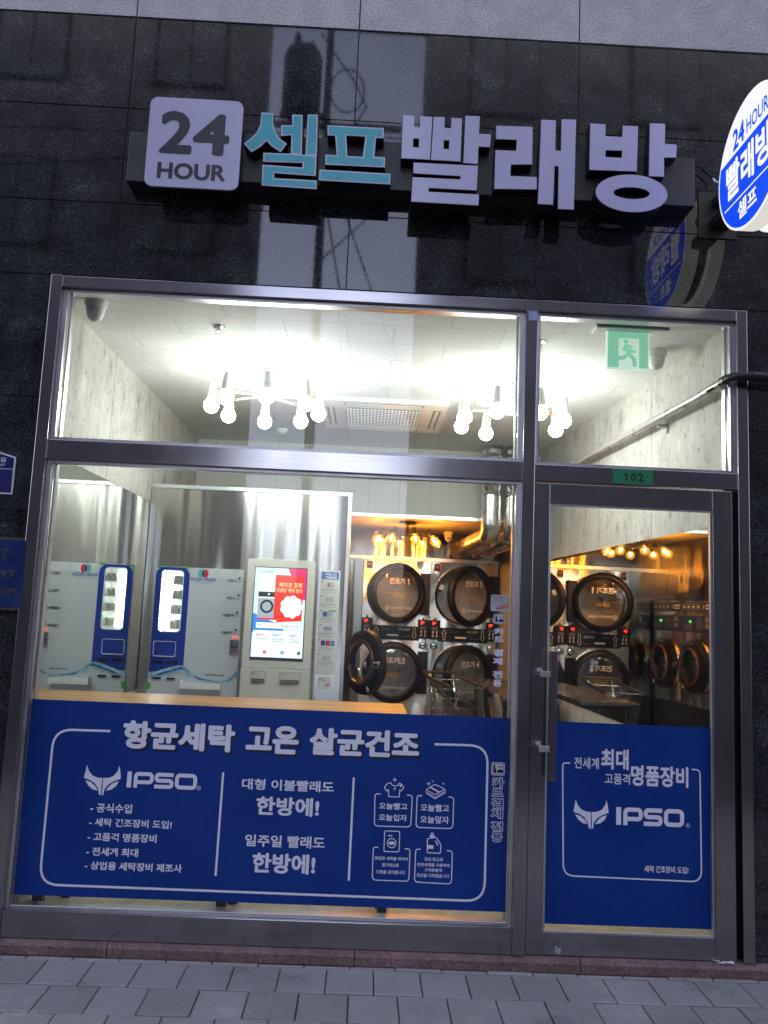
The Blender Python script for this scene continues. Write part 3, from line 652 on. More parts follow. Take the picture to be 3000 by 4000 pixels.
# card mark and vertical lettering at the film's right edge
def card_mark(mb, x0, z0, x1, z1, fr, dark):
    mb.poly(rrect(x0, z0, x1, z1, (x1-x0)*.16), fr, 0); f2 = fr.lift(.0004); w, h = x1-x0, z1-z0
    mb.stroke(rrect(x0+w*.08, z0+h*.08, x1-w*.08, z1-h*.08, w*.1), w*.045, f2, dark, True)
    mb.poly([(x0+w*.15, z0+h*.18), (x0+w*.38, z0+h*.18), (x0+w*.38, z0+h*.52), (x0+w*.30, z0+h*.52), (x0+w*.30, z1-h*.18), (x0+w*.15, z1-h*.18)], f2, dark)
    mb.text('CARD', f2, x0+w*.4, z0+h*.56, x0+w*.88, z0+h*.76, .02, dark)
    mb.poly([(x0+w*.42, z0+h*.2), (x0+w*.88, z0+h*.2), (x0+w*.88, z0+h*.42), (x0+w*.72, z0+h*.5), (x0+w*.52, z0+h*.46), (x0+w*.42, z0+h*.36)], f2, dark)
x0, z0, x1, z1 = box2(cF, (1538, 418), (1616, 498), YT); L3 = MB(); card_mark(L3, x0, z0, x1, z1, ft, 1)
for ch, a, b in (('카', (1545, 508), (1610, 566)), ('드', (1543, 572), (1606, 618)), ('결', (1540, 632), (1606, 692)), ('제', (1538, 694), (1602, 750)), ('전', (1537, 768), (1603, 822)), ('용', (1540, 826), (1600, 886))):
    x0, z0, x1, z1 = box2(cF, a, b, YT); e = .0035
    L3.text(ch, ft, x0-e, z0-e, x1+e, z1+e, .075, 0); L3.text(ch, ft.lift(.0005), x0, z0, x1, z1, .018, 2)
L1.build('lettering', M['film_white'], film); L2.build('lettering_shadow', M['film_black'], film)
L3.build('card_lettering', [M['film_white'], M['film_black'], M['film_blue']], film)
# lettering and sticker higher on the same pane
L = MB(); x0, z0, x1, z1 = box2(c3, (1305, 1032), (1392, 1115), YT); card_mark(L, x0, z0, x1, z1, ft, 1)
for ch, a, b in (('카', (1308, 1146), (1388, 1208)), ('드', (1306, 1215), (1384, 1262)), ('결', (1302, 1316), (1382, 1378)), ('제', (1298, 1386), (1378, 1448)), ('전', (1294, 1492), (1374, 1554)), ('용', (1296, 1562), (1370, 1626))):
    x0, z0, x1, z1 = box2(c3, a, b, YT); L.text(ch, ft, x0, z0, x1, z1, .055, 0)
L.build('pane_lettering', [M['film_white'], M['film_black']], W)
x0, z0, x1, z1 = box2(c3, (1282, 876), (1422, 1016), YT); L = MB(); L.poly(rrect(x0, z0, x1, z1, .009), wallfr(YF)); stk = L.build('pay_sticker', mat('silver_sticker', (.42, .44, .45), .35), W)
L = MB(); w, h = x1-x0, z1-z0
L.text('페이코로', ft, x0+w*.1, z0+h*.76, x0+w*.62, z0+h*.91, .02, 0); L.text('결제하세요', ft, x0+w*.1, z0+h*.57, x0+w*.72, z0+h*.72, .015, 2)
L.poly([(x0+w*.30, z0+h*.10), (x0+w*.985, z0+h*.28), (x0+w*.985, z0+h*.50), (x0+w*.34, z0+h*.32)], ft, 0)
f2 = Fr(ft(x0+w*.40, z0+h*.175, .0005), Vector((1, 0, .25)), Vector((-.25, 0, 1))); L.text('PAYCO', f2, 0, 0, w*.57, h*.125, .03, 1)
L.build('lettering', [M['paper_red'], M['film_white'], M['grey_ink']], stk)
# small blue protective tab left on the mullion head
x0, z0, x1, z1 = box2(cR_ := crop(2000, 1000, .6028), (108, 358), (162, 418), -.0135); L = MB(); L.poly([(x0, z0), (x1, z0), (x1, z1), (x0, z1)], wallfr(-.0135)); L.build('protective_tab', mat('lavender_tab', (.34, .36, .58), .4), W)

# ================================================================== GLASS DOOR
D = thing('glass_door', 'stainless framed glass door with blue film and a long vertical handle', 'door', (1.26, 0, .06))
dx0, dx1, dz0, dz1 = .790, 1.739, .062, 2.188
mb = MB(); mb.box(dx0, .864, -.002, .052, dz0, dz1); mb.build('stile', M['steel_frame'], D, bevel=.002)
mb = MB(); mb.box(1.646, dx1, -.002, .052, dz0, dz1); mb.build('stile', M['steel_frame'], D, bevel=.002)
mb = MB(); mb.box(.8645, 1.6455, -.001, .052, 2.092, dz1); mb.build('top_rail', M['steel_rail'], D, bevel=.002)
mb = MB(); mb.box(.8645, 1.6455, -.001, .052, dz0, .150); br_ = mb.build('bottom_rail', M['steel_rail'], D, bevel=.002)
mb = MB()
mb.box(.8645, .874, .006, YG-.024, .1505, 2.0915); mb.box(1.634, 1.6455, .006, YG-.024, .1505, 2.0915); mb.box(.8745, 1.6335, .006, YG-.024, 2.082, 2.0915); mb.box(.8745, 1.6335, .006, YG-.024, .1505, .163)
mb.build('glazing_bead', M['steel_light'], D, bevel=.001, seg=1)
YD = YG-.022
MB().box(.866, 1.644, YD, YD+.009, .152, 2.09).build('door_pane', M['glass'], D)
YDF, YDT = YD-.0012, YD-.0024; fd = wallfr(YDT)
mb = MB(); mb.poly([(.874, .187), (1.634, .187), (1.634, 1.076), (.874, 1.076)], wallfr(YDF)); dfilm = mb.build('door_film', M['film_blue'], D)
L = MB()
for body, a, b, bd in (('전세계', (518, 387), (662, 460), .014), ('최대', (676, 338), (838, 466), .034), ('고품격', (698, 482), (846, 552), .012), ('명품장비', (852, 434), (1190, 570), .032), ('세탁 건조장비 도입!', (930, 1026), (1190, 1076), .022)):
    T(L, body, cG, a, b, bd, fd, YDT)
L.stroke(rpath(pts(cG, [(493, 424), (449, 421), (453, 1086), (1268, 1124), (1258, 464), (1210, 460)], YDT), .05, 6), .0062, fd)
a = PY(cG(617, 720), YDT); b = PY(cE(603, 520), YT)
emblem(L, fd, a.x-b.x, a.z-b.z, .97)
x0, z0, x1, z1 = box2(cG, (765, 682), (1165, 802), YDT); wordmark(L, fd, x0, z0, x1, z1)
c = pts(cG, [(1187, 791)], YDT)[0]; L.circ(c, .0088, .0016, fd); L.text('R', fd, c[0]-.0038, c[1]-.005, c[0]+.0042, c[1]+.005, .01)
L.build('lettering', M['film_white'], dfilm)
mb = MB(); mb.box(.862, .892, -.085, -.055, .826, 1.402); h = mb.build('handle', M['steel_frame'], D, bevel=.002)
for z in (1.296, .965):
    mb = MB(); mb.box(.818, .862, -.082, -.058, z-.013, z+.013); mb.box(.822, .842, -.0585, -.0025, z-.010, z+.010); mb.box(.816, .838, -.010, -.0022, z+.006, z+.022)
    mb.build('standoff', M['steel_light'], h, bevel=.0015, seg=1)
mb = MB(); c = PY(cG(420, 1525), -.002)
mb.lathe([(.0155, 0), (.0155, .004), (.011, .005), (.0105, .002), (0, .002)], (c.x, -.0012, c.z), (0, -1, 0), 20); mb.build('lock_cylinder', M['chrome'], D, True)
# dark gap behind the door edges belongs to the frame
MB().box(1.7395, 1.7645, .03, .095, .06, 2.19).build('rebate', M['black_plastic'], W)
MB().box(.790, 1.739, .054, .095, .058, .0615).build('threshold', M['steel_light'], W)

# ================================================================== SHOP SIGN OVER THE WINDOW
SG = thing('shop_sign', 'long shop sign of raised pale and teal block letters with a square 24 hour panel', 'sign', (.15, 0, 3.4))
YS = -.18; fs = wallfr(YS)
mb = MB(); mb.box(-1.10, 1.521, -.11, -.0015, 3.566, 3.815); mb.box(-1.235, -1.105, -.10, -.0015, 3.545, 3.80); mb.build('raceway', M['raceway'], SG, bevel=.003)
q = pts(cA, [(652, 415), (1050, 440), (1030, 828), (622, 795)], YS); xs = [p[0] for p in q]; zs = [p[1] for p in q]
x0, x1 = (xs[0]+xs[3])/2, (xs[1]+xs[2])/2; z0, z1 = (zs[2]+zs[3])/2, (zs[0]+zs[1])/2
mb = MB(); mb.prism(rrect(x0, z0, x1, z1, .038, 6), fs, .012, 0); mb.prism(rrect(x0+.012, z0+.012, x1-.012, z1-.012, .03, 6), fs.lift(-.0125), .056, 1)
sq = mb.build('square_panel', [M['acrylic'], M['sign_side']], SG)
L = MB(); f2 = wallfr(YS-.001)
a0, b0, a1, b1 = box2(cA, (700, 476), (826, 668), YS); L.text('2', f2, a0, b0, a1, b1, .034); a0, b0, a1, b1 = box2(cA, (842, 488), (986, 676), YS); L.text('4', f2, a0, b0, a1, b1, .034)
a0, b0, a1, b1 = box2(cA, (682, 698), (972, 786), YS); L.text('HOUR', f2, a0, b0, a1, b1, .034)
L.build('lettering', M['sign_grey'], sq)
GLY = {
 'teal1': (cW, [[(287, 140), (398, 148), (398, 250), (420, 330), (460, 385), (522, 428), (465, 505), (385, 455), (333, 402), (275, 458), (195, 505), (125, 428), (195, 375), (248, 318), (278, 250)],
           [(572, 160), (668, 162), (660, 529), (560, 520), (565, 350), (470, 356), (470, 258), (572, 258)], [(716, 160), (810, 160), (800, 538), (696, 532)],
           [(303, 513), (558, 522), (797, 541), (790, 728), (405, 700), (404, 748), (798, 770), (798, 850), (290, 815), (297, 624), (664, 650), (671, 606), (303, 596)]], []),
 'teal2': (cW, [[(900, 258), (1422, 285), (1418, 378), (1347, 374), (1332, 550), (1432, 556), (1430, 648), (878, 622), (880, 530), (985, 536), (970, 354), (900, 350)], [(825, 668), (1482, 708), (1478, 805), (820, 768)]],
           [[(1072, 352), (1250, 362), (1226, 552), (1082, 544)], None]),
 'white1': (cB, [[(82, 497), (132, 500), (130, 548), (155, 550), (156, 502), (209, 505), (198, 689), (75, 683)], [(215, 505), (262, 506), (261, 552), (290, 554), (292, 509), (337, 512), (330, 697), (203, 690)],
           [(352, 500), (414, 502), (410, 578), (462, 580), (458, 635), (408, 633), (405, 708), (343, 703)],
           [(128, 702), (406, 716), (400, 822), (193, 811), (192, 828), (410, 840), (408, 887), (118, 870), (124, 765), (330, 775), (331, 760), (127, 748)]], [[(127, 597), (152, 598), (151, 637), (125, 636)], [(258, 605), (283, 606), (281, 645), (257, 643)], None, None]),
 'white2': (cB, [[(485, 543), (642, 548), (640, 710), (548, 710), (546, 760), (660, 765), (660, 818), (477, 815), (482, 648), (572, 652), (574, 603), (484, 600)],
           [(680, 517), (742, 520), (740, 650), (765, 652), (768, 515), (830, 517), (820, 905), (752, 902), (755, 718), (737, 716), (730, 884), (665, 880)]], []),
 'white3': (cB, [[(892, 533), (958, 537), (956, 588), (1030, 592), (1032, 543), (1098, 545), (1092, 740), (888, 733)], [(1150, 532), (1215, 535), (1213, 622), (1265, 625), (1262, 680), (1210, 680), (1210, 763), (1145, 760)],
           [(1070+155*math.cos(R_(a))+.0*a, 835+81*math.sin(R_(a))+7*math.cos(R_(a))) for a in range(0, 360, 10)]],
           [[(958, 648), (1030, 650), (1028, 682), (956, 678)], None, [(1070+79*math.cos(R_(a)), 834+26*math.sin(R_(a))+3*math.cos(R_(a))) for a in range(0, 360, 15)]]),
}
for key, (fn, strokes, holes) in GLY.items():
    mb = MB(); ov = MB()
    for k, ps in enumerate(strokes):
        P_ = ccw(pts(fn, ps, YS)); hl = holes[k] if k < len(holes) and holes[k] else None
        H_ = ccw(pts(fn, hl, YS)) if hl else None
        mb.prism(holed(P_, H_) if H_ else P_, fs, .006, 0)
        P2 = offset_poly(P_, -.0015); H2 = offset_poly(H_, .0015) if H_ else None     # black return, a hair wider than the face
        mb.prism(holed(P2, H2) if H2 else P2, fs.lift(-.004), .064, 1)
        if key.startswith('teal'):
            P3 = offset_poly(P_, .0065); H3 = offset_poly(H_, -.0065) if H_ else None
            ov.poly(holed(P3, H3) if H3 else P3, fs, 0, .0012)
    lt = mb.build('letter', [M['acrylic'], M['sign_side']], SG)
    if ov.f: ov.build('letter_face', M['teal'], lt)

# ================================================================== ROUND PROJECTING SIGN
RS = thing('round_sign', 'round lit white and blue double disc sign projecting from the granite wall', 'sign', (1.66, 0, 3.29))
XD, YDc, ZD, RD = 1.602, -.492, 3.592, .302
fr = Fr((XD, 0, 0), (0, -1, 0), (0, 0, 1))           # reads along -Y, faces -X
def cpts(r, a0=0, a1=360, n=48): return [(-YDc + r*math.cos(R_(a0+(a1-a0)*k/n)), ZD + r*math.sin(R_(a0+(a1-a0)*k/n))) for k in range(n+1 if a1-a0 < 360 else n)]
mb = MB(); mb.prism(cpts(RD), fr, .075, 0, 1); d1 = mb.build('disc', [M['lit_white'], M['lit_rim']], RS)
hz = 3.690-ZD; an = math.degrees(math.asin(hz/(RD-.012)))
mb = MB(); mb.poly(cpts(RD-.012, 180-an, 360+an), fr, 0, .0015); mb.build('blue_field', M['lit_blue'], d1)
L = MB(); f2 = fr.lift(.003)
def st(a, b):       # pixel of the sign close-up to the sign's own plane
    p = PX(cS(a, b), XD); return (-p.y, p.z)
L.text('24', f2, .345, 3.705, .455, 3.805, .03, 1); L.text('HOUR', f2, .475, 3.715, .665, 3.785, .012, 1)
for body, s0, s1 in (('빨', .275, .405), ('래', .418, .535), ('방', .552, .69)): L.text(body, f2, s0, 3.492, s1, 3.665, .030, 0)
L.stroke([(.255, 3.458), (.73, 3.458)], .006, f2, 0)
L.text('셀프', f2, .385, 3.352, .555, 3.438, .026, 0)
L.build('lettering', [M['lit_white'], M['lit_blue']], d1)
mb = MB(); mb.prism(cpts(RD-.05), fr.lift(-.0755), .064, 0); mb.build('core', M['black_metal'], RS)
mb = MB(); mb.prism(cpts(RD), fr.lift(-.14), .065, 0, 1); mb.build('disc', [M['lit_white'], M['lit_rim']], RS)
mb = MB(); mb.box(XD+.03, XD+.12, -.20, -.002, 3.50, 3.545); mb.box(XD-.02, XD+.17, -.008, -.001, 3.46, 3.70); mb.box(XD+.05, XD+.10, -.2, -.002, 3.62, 3.665); mb.build('bracket', M['black_metal'], RS, bevel=.002)
p = [PY(cS(*q), y) for q, y in (((700, 868), -.06), ((760, 905), -.03), ((815, 955), -.03), ((850, 990), -.035), ((880, 1020), -.05), ((915, 1028), -.12))]
sg_c = MB().tube(p[:4], .006, 6).build('sign_cable', M['black_plastic']); tag(sg_c, 'thin black and white cable between the letter sign and the round sign', 'cable')
MB().tube(p[3:], .0055, 6).build('cable_sheath', M['white_plastic'], sg_c)

# ================================================================== PLATES ON THE LEFT PIER
y = -.006; fr = wallfr(y)
AP = thing('address_plate', 'navy house shaped street address plate with white border on the dark granite', 'sign', (-1.83, 0, 1.9))
o = pts(cL, [(-250, 205), (-60, 110), (133, 172), (107, 466), (-250, 450)], y); o = [(o[0][0], o[2][1]), (2*o[1][0]-0, 0), o[2], o[3], (o[0][0], o[3][1])]
xr, zt, zb = o[2][0]-.004, o[2][1], o[3][1]; cx = xr-.215
ol = [(xr, zt), (cx, zt+.060), (2*cx-xr, zt), (2*cx-xr, zb), (xr, zb)]
mb = MB(); mb.prism(ol, fr, .004, 0); pl = mb.build('plate', M['plate_white'], AP, bevel=.0012)
mb = MB(); f2 = fr.lift(.0012); mb.poly(offset_poly(ccw(ol), .008), f2, 0); b_ = mb.build('blue_field', M['plate_blue'], pl)
L = MB(); f3 = fr.lift(.0022)
a = pts(cL, [(5, 172), (47, 212), (-30, 220), (35, 245)], y); L.text('길', f3, a[0][0], a[1][1], a[1][0], a[0][1], .03); L.text('gil', f3, a[1][0]-.036, a[3][1], a[3][0], a[2][1], .01)
zl = pts(cL, [(60, 266)], y)[0][1]; L.stroke([(2*cx-xr+.008, zl), (xr-.008, zl)], .003, f3); L.build('lettering', M['plate_white'], AP)
BP = thing('building_plaque', 'dark blue rectangular building plaque with raised bronze numbers low on the left pier', 'sign', (-1.78, 0, 1.5))
o = pts(cL, [(232, 812), (175, 1380)], y); xr = (o[0][0]+o[1][0])/2+.004; zt, zb = o[0][1], o[1][1]
mb = MB(); mb.box(xr-.42, xr, -.012, -.001, zb, zt); mb.build('rim', M['plaque_text'], BP, bevel=.002)
mb = MB(); mb.box(xr-.41, xr-.011, -.0145, -.0122, zb+.011, zt-.011); mb.build('plaque', M['plaque_blue'], BP)
for body, a, b, left in (('T', (8, 895), (63, 988), 0), ('-97', (-35, 1055), (122, 1122), 0), ('길29', (-40, 1185), (130, 1262), 0)):
    q0, q1, q2, q3 = box2(cL, a, b, -.0155); MB().text(body, wallfr(-.0155), q0, q1, q2, q3, .024).build('lettering', M['plaque_text'], BP)

# ================================================================== GAS PIPE
GP = thing('gas_pipe', 'gas pipe in black outdoors turning through the frame and running grey along the right wall', 'pipe', (1.8, -.09, 2.74))
zp = 2.738; yo = -.075
el = [(1.776, yo, zp)]
arc = [(1.776 - .06*math.sin(R_(a)), yo+.06-.06*math.cos(R_(a)), zp) for a in range(0, 91, 15)]
MB().tube([(2.6, yo, zp-.006), (1.85, yo, zp), (1.79, yo, zp)]+arc[:-1]+[(1.716, .0, zp), (1.716, .03, zp)], .021, 12).tube([(1.86, yo, zp), (1.80, yo, zp)], .025, 12).tube([(1.716, -.012, zp), (1.716, .04, zp)], .025, 12).build('outdoor_pipe', M['pipe_black'], GP, True)
px = lambda yy: wall_x(yy)-.075
MB().tube([(1.716, .05, zp), (px(.3), .3, zp), (px(5.0), 5.0, zp+.03)], .0225, 12).build('indoor_pipe', M['pipe_grey'], GP, True)
MB().tube([(1.716, .052, zp), (1.7095, .17, zp)], .021, 12).build('pipe_sleeve', M['steel_frame'], GP, True)
MB().tube([(px(.74), .74, zp+.002), (px(.80), .80, zp+.002)], .0203, 12).build('yellow_label', M['yellow'], GP, True)
for yy in (.86, 2.55):
    mb = MB(); mb.box(wall_x(yy)-.006, wall_x(yy)-.001, yy-.015, yy+.015, zp-.07, zp+.06); mb.box(px(yy)+.012, wall_x(yy)-.004, yy-.014, yy+.014, zp-.035, zp-.02)
    mb.lathe([(.0225, -.012), (.0225, .012), (.0205, .012), (.0205, -.012), (.0225, -.012)], (px(yy), yy, zp+.002), (0, 1, 0), 16); mb.build('bracket', M['pipe_grey'], GP)
mb = MB(); mb.box(1.93, 1.96, -.1, -.001, zp-.012, zp+.012); mb.box(1.90, 1.99, -.008, -.001, zp-.035, zp+.035); mb.lathe([(.024, -.014), (.024, .014)], (1.945, yo, zp), (1, 0, 0), 16); mb.build('wall_clamp', M['black_metal'], GP)

# ================================================================== MIRRORS AND STEEL PARTITION
mb = MB(); mb.box(XL+.001, XL+.006, .14, 2.125, .905, 2.272); lm = mb.build('wall_mirror', M['mirror_edge']); tag(lm, 'big frameless mirror on the left wall reflecting the vending machine', 'mirror')
MB().face([(XL+.0068, .142, .907), (XL+.0068, 2.123, .907), (XL+.0068, 2.123, 2.270), (XL+.0068, .142, 2.270)]).build('mirror_face', M['mirror'], lm)
def wmir(y, h): return wall_x(y)-h
mb = MB(); ya, yb, za, zb = .15, 4.05, .885, 2.055
for h0, h1, m in ((.001, .006, 0),):
    P = [(wmir(yy, hh), yy, zz) for yy in (ya, yb) for hh in (.001, .006) for zz in (za, zb)]
    for q in ((0, 1, 3, 2), (4, 5, 7, 6), (0, 2, 6, 4), (1, 3, 7, 5), (2, 3, 7, 6)): mb.face([P[k] for k in q])
rm = mb.build('wall_mirror', M['mirror_edge']); tag(rm, 'big frameless mirror on the right wall reflecting dryers and amber lamps', 'mirror')
mb = MB()
for y0, y1 in ((ya+.001, 2.432), (2.434, yb-.001)): mb.face([(wmir(y0, .0068), y0, za+.002), (wmir(y1, .0068), y1, za+.002), (wmir(y1, .0068), y1, zb-.002), (wmir(y0, .0068), y0, zb-.002)])
mb.build('mirror_face', M['mirror'], rm)
YP = 2.14; ZPT = 2.408
PT = thing('steel_partition', 'tall brushed steel partition behind the vending machine and kiosk with bright trim', 'partition', (-.87, YP, .03))
seam = PY(c2(400, 626), YP).z
mb = MB()
mb.box(XL+.004, -.150, YP, YP+.09, seam+.001, ZPT-.03); mb.build('steel_sheet', M['steel_sheet'], PT)
mb = MB(); cut = pts(c1, [(1015, 765), (1583, 790), (1527, 1605)], YP-.006); c0_, c1_, c2_ = cut[0][0]+.02, (cut[1][0]+cut[2][0])/2-.02, cut[0][1]-.02      # the vending machine is let into the lower sheet
mb.box(XL+.004, c0_, YP, YP+.09, .03, seam-.001); mb.box(c1_, -.150, YP, YP+.09, .03, seam-.001); mb.box(c0_, c1_, YP, YP+.09, c2_, seam-.001); mb.build('lower_steel_sheet', M['steel_sheet'], PT)
mb = MB(); mb.box(XL+.004, -.122, YP-.008, YP+.1, ZPT-.0295, ZPT); mb.box(-.1495, -.122, YP-.008, YP+.1, .03, ZPT-.030); mb.build('edge_trim', M['alu_trim'], PT, bevel=.002)

# ================================================================== VENDING MACHINE
yv = YP-.006; fv = wallfr(yv)
VM = thing('vending_machine', 'white and blue laundry supply vending machine with lit arched window and water splash print', 'vending machine', (-1.22, YP, .03))
def V(*ps): return pts(c1, ps, yv)
q = V((1015, 765), (1583, 790), (1527, 1605)); vx0, vz1 = q[0]; vx1 = (q[1][0]+q[2][0])/2; vz0 = .80
win = V((1057, 793), (1188, 800), (1163, 1190), (1025, 1186)); wx0 = (win[0][0]+win[3][0])/2; wx1 = (win[1][0]+win[2][0])/2; wz1, wz0 = win[0][1], win[2][1]
wo = rrect(wx0, wz0, wx1, wz1, .022)
mb = MB(); mb.poly(holed([(vx0, vz0), (vx1, vz0), (vx1, vz1), (vx0, vz1)], wo), fv)
for a, b in (((vx0, vz0), (vx0, vz1)), ((vx1, vz1), (vx1, vz0)), ((vx0, vz1), (vx1, vz1))): mb.face([fv(*a), fv(*b), fv(*b, -.2), fv(*a, -.2)])
cab = mb.build('cabinet_front', M['vend'], VM)
# blue arch
a = V((1013, 860), (1075, 768), (1180, 770), (1231, 860), (1185, 1418), (958, 1480)); ax0 = (a[0][0]+a[5][0])/2; ax1 = (a[3][0]+a[4][0])/2; rr = .052
arch = [(ax0, a[5][1]), (ax1, a[4][1])] + [p for p in rrect(ax0, a[5][1], ax1, vz1-.002, .06, 6)[:14]]
mb = MB(); mb.poly(holed(arch, offset_poly(ccw(wo), -.002)), fv.lift(.0012)); ar = mb.build('arch_panel', M['vend_blue'], VM)
mb = MB(); mb.stroke(offset_poly(ccw(wo), -.004), .006, fv.lift(.0022), 0, True); mb.build('window_trim', M['white_plastic'], VM)
mb = MB(); d_ = .17
mb.box(wx0-.02, wx1+.02, yv+d_, yv+d_+.01, wz0-.02, wz1+.02); mb.box(wx0-.03, wx0-.02, yv+.002, yv+d_, wz0-.02, wz1+.02); mb.box(wx1+.02, wx1+.03, yv+.002, yv+d_, wz0-.02, wz1+.02); mb.box(wx0-.02, wx1+.02, yv+.002, yv+d_, wz0-.03, wz0-.02); mb.box(wx0-.02, wx1+.02, yv+.002, yv+d_, wz1+.02, wz1+.03)
mb.build('inner_case', M['white_plastic'], VM)
MB().box(wx0-.015, wx0+.012, yv+.03, yv+.05, wz0, wz1).build('led_strip', M['led'], VM)
mb = MB()
for k in range(26):
    z = wz0+.02+k*(wz1-wz0-.04)/25
    for xx in (.040, .052): mb.lathe([(.0045, -.0025), (.0045, .0025)], (wx0+xx, yv+.05, z), (0, 1, 0), 8)
mb.build('dispenser_coil', M['wire'], VM)
rnd = random.Random(4)
for k in range(4):
    z = wz0+.02+k*(wz1-wz0)/4.05; MB().box(wx0+.065, wx1+.018, yv+.02, yv+.15, z-.006, z).build('shelf', M['white_plastic'], VM)
    for j in range(6):
        xx = wx0+.072+j*.012; tl = rnd.uniform(-.006, .012)
        MB().prism([(xx, z), (xx+.004, z), (xx+.004+tl, z+.06+rnd.uniform(-.008, .006)), (xx+tl, z+.06)], wallfr(yv+.03), .1).build('packet', M['packet'], VM)
q = V((998, 1250), (1141, 1256), (1133, 1352), (990, 1345)); L = MB(); x0, x1 = (q[0][0]+q[3][0])/2, (q[1][0]+q[2][0])/2
L.stroke(rrect(x0, q[2][1], x1, q[0][1], .012), .004, fv.lift(.003), 0, True); L.box(x0+.008, x1-.008, yv-.008, yv-.002, q[2][1]-.003, q[2][1]+.003); L.build('pickup_flap_frame', M['white_plastic'], VM)
for a, b in (((990, 1375), (1060, 1394)), ((1083, 1379), (1150, 1398)), ((990, 1483), (1043, 1497)), ((1080, 1487), (1133, 1502))):
    x0, z0, x1, z1 = box2(c1, a, b, yv); MB().box(x0, x1, yv-.007, yv-.0022, z0, z1).build('bill_slot', M['black_plastic'], VM)
L = MB(); L.poly(V((958, 1482), (960, 1450), (1010, 1448), (1060, 1432), (1120, 1415), (1170, 1406), (1200, 1416), (1232, 1450), (1290, 1488), (1360, 1503), (1430, 1512), (1480, 1498), (1510, 1465), (1537, 1432), (1533, 1490), (1480, 1514), (1430, 1522), (1300, 1508), (1230, 1478), (1185, 1450), (1120, 1462), (1060, 1478), (1000, 1488)), fv.lift(.0024), 0)
L.poly(V((985, 1478), (1050, 1452), (1120, 1432), (1172, 1418), (1210, 1440), (1170, 1436), (1110, 1450), (1050, 1468)), fv.lift(.0030), 1); L.poly(V((1240, 1466), (1310, 1496), (1420, 1516), (1490, 1500), (1532, 1455), (1528, 1478), (1480, 1506), (1420, 1518), (1300, 1502)), fv.lift(.0030), 1)
L.build('water_print', [M['wave1'], M['wave2']], VM)
L = MB(); q = V((1303, 812), (1333, 814)); rx = (q[1][0]-q[0][0])*.72; LM = [M['lteal'], M['lred'], M['lnavy'], M['lblue'], M['ink']]
L.disc(q[0], rx*.9, fv, 0, 18, rx*1.25, .0016); L.disc(q[1], rx*.9, fv, 1, 18, rx*1.25, .0022); L.disc(((q[0][0]+q[1][0])/2, (q[0][1]+q[1][1])/2), rx*.36, fv, 2, 12, rx*1.0, .0028)
L.stroke([(q[0][0]+rx*.6, q[0][1]+rx*1.1), (q[0][0]+rx*1.1, q[0][1]+rx*1.7)], .004, fv.lift(.0016), 0); L.build('apple_emblem', LM, VM)
def TV(body, a, b, bd, m):
    x0, z0, x1, z1 = box2(c1, a, b, yv); return MB().text(body, fv.lift(.002), x0, z0, x1, z1, bd, 0).build('lettering', LM[m], VM)
TV('WASH FRESH', (1232, 836), (1400, 868), .024, 3); TV('Self-Laundry Service', (1265, 869), (1370, 881), .015, 3)
for body, a, b, c in (('바운스', (1478, 848), (1531, 872), (1548, 862)), ('바운스', (1470, 960), (1523, 984), (1540, 973)), ('이불봉투', (1445, 1071), (1514, 1097), (1532, 1085)), ('이불봉투', (1435, 1185), (1504, 1209), (1523, 1197))):
    TV(body, a, b, .024, 4); q = V(c)[0]; L = MB(); L.circ(q, .0135, .0026, fv.lift(.002), 0, 14); L.disc((q[0]+.005, q[1]+.021), .008, fv, 1, 10, None, .0026)
    L.text('500', fv.lift(.002), q[0]-.007, q[1]-.003, q[0]+.007, q[1]+.003, .01, 0); L.build('product_button', [M['lblue'], M['ink']], VM)
TV('1000원 5000원 10000원', (1333, 1463), (1450, 1480), .024, 4)
x0, z0, x1, z1 = box2(c1, (1492, 1243), (1543, 1342), yv); mb = MB(); mb.box(x0, x1, yv-.008, yv-.001, z0, z1, 0); mb.box((x0+x1)/2-.004, (x0+x1)/2+.004, yv-.012, yv-.0085, z0+.01, z0+.03, 0); mb.lathe([(.009, 0), (.009, .005), (0, .005)], ((x0+x1)/2, yv-.0082, z1-.02), (0, -1, 0), 14, 0)
mb.box(x0+.01, x1-.01, yv-.0092, yv-.0085, (z0+z1)/2-.004, (z0+z1)/2+.006, 1); cm = mb.build('coin_mechanism', [M['chrome'], M['black_plastic']], VM)
x0, z0, x1, z1 = box2(c1, (1510, 1220), (1538, 1232), yv); MB().box(x0, x1, yv-.004, yv-.001, z0, z1).build('red_display', M['red_led'], VM)
q = V((1185, 1510), (1435, 1520), (1428, 1565), (1175, 1555)); mb = MB(); x0, x1, z0, z1 = q[3][0], q[1][0], q[2][1], q[1][1]
mb.box(x0, x1, yv-.055, yv-.05, z0, z1-.008); mb.box(x0, x1, yv-.05, yv-.001, z0, z0+.004); mb.box(x0, x0+.004, yv-.05, yv-.001, z0+.004, z1+.006); mb.box(x1-.004, x1, yv-.05, yv-.001, z0+.004, z1+.006); mb.build('delivery_tray', M['white_plastic'], VM)
for a, b in (((950, 1518), (972, 1562)), ((1018, 763), (1062, 775)), ((1190, 768), (1235, 780))):
    x0, z0, x1, z1 = box2(c1, a, b, yv); MB().poly([(x0, z0), (x1, z0), (x1, z1), (x0, z1)], fv.lift(.004)).build('green_tape', M['tape'], VM)

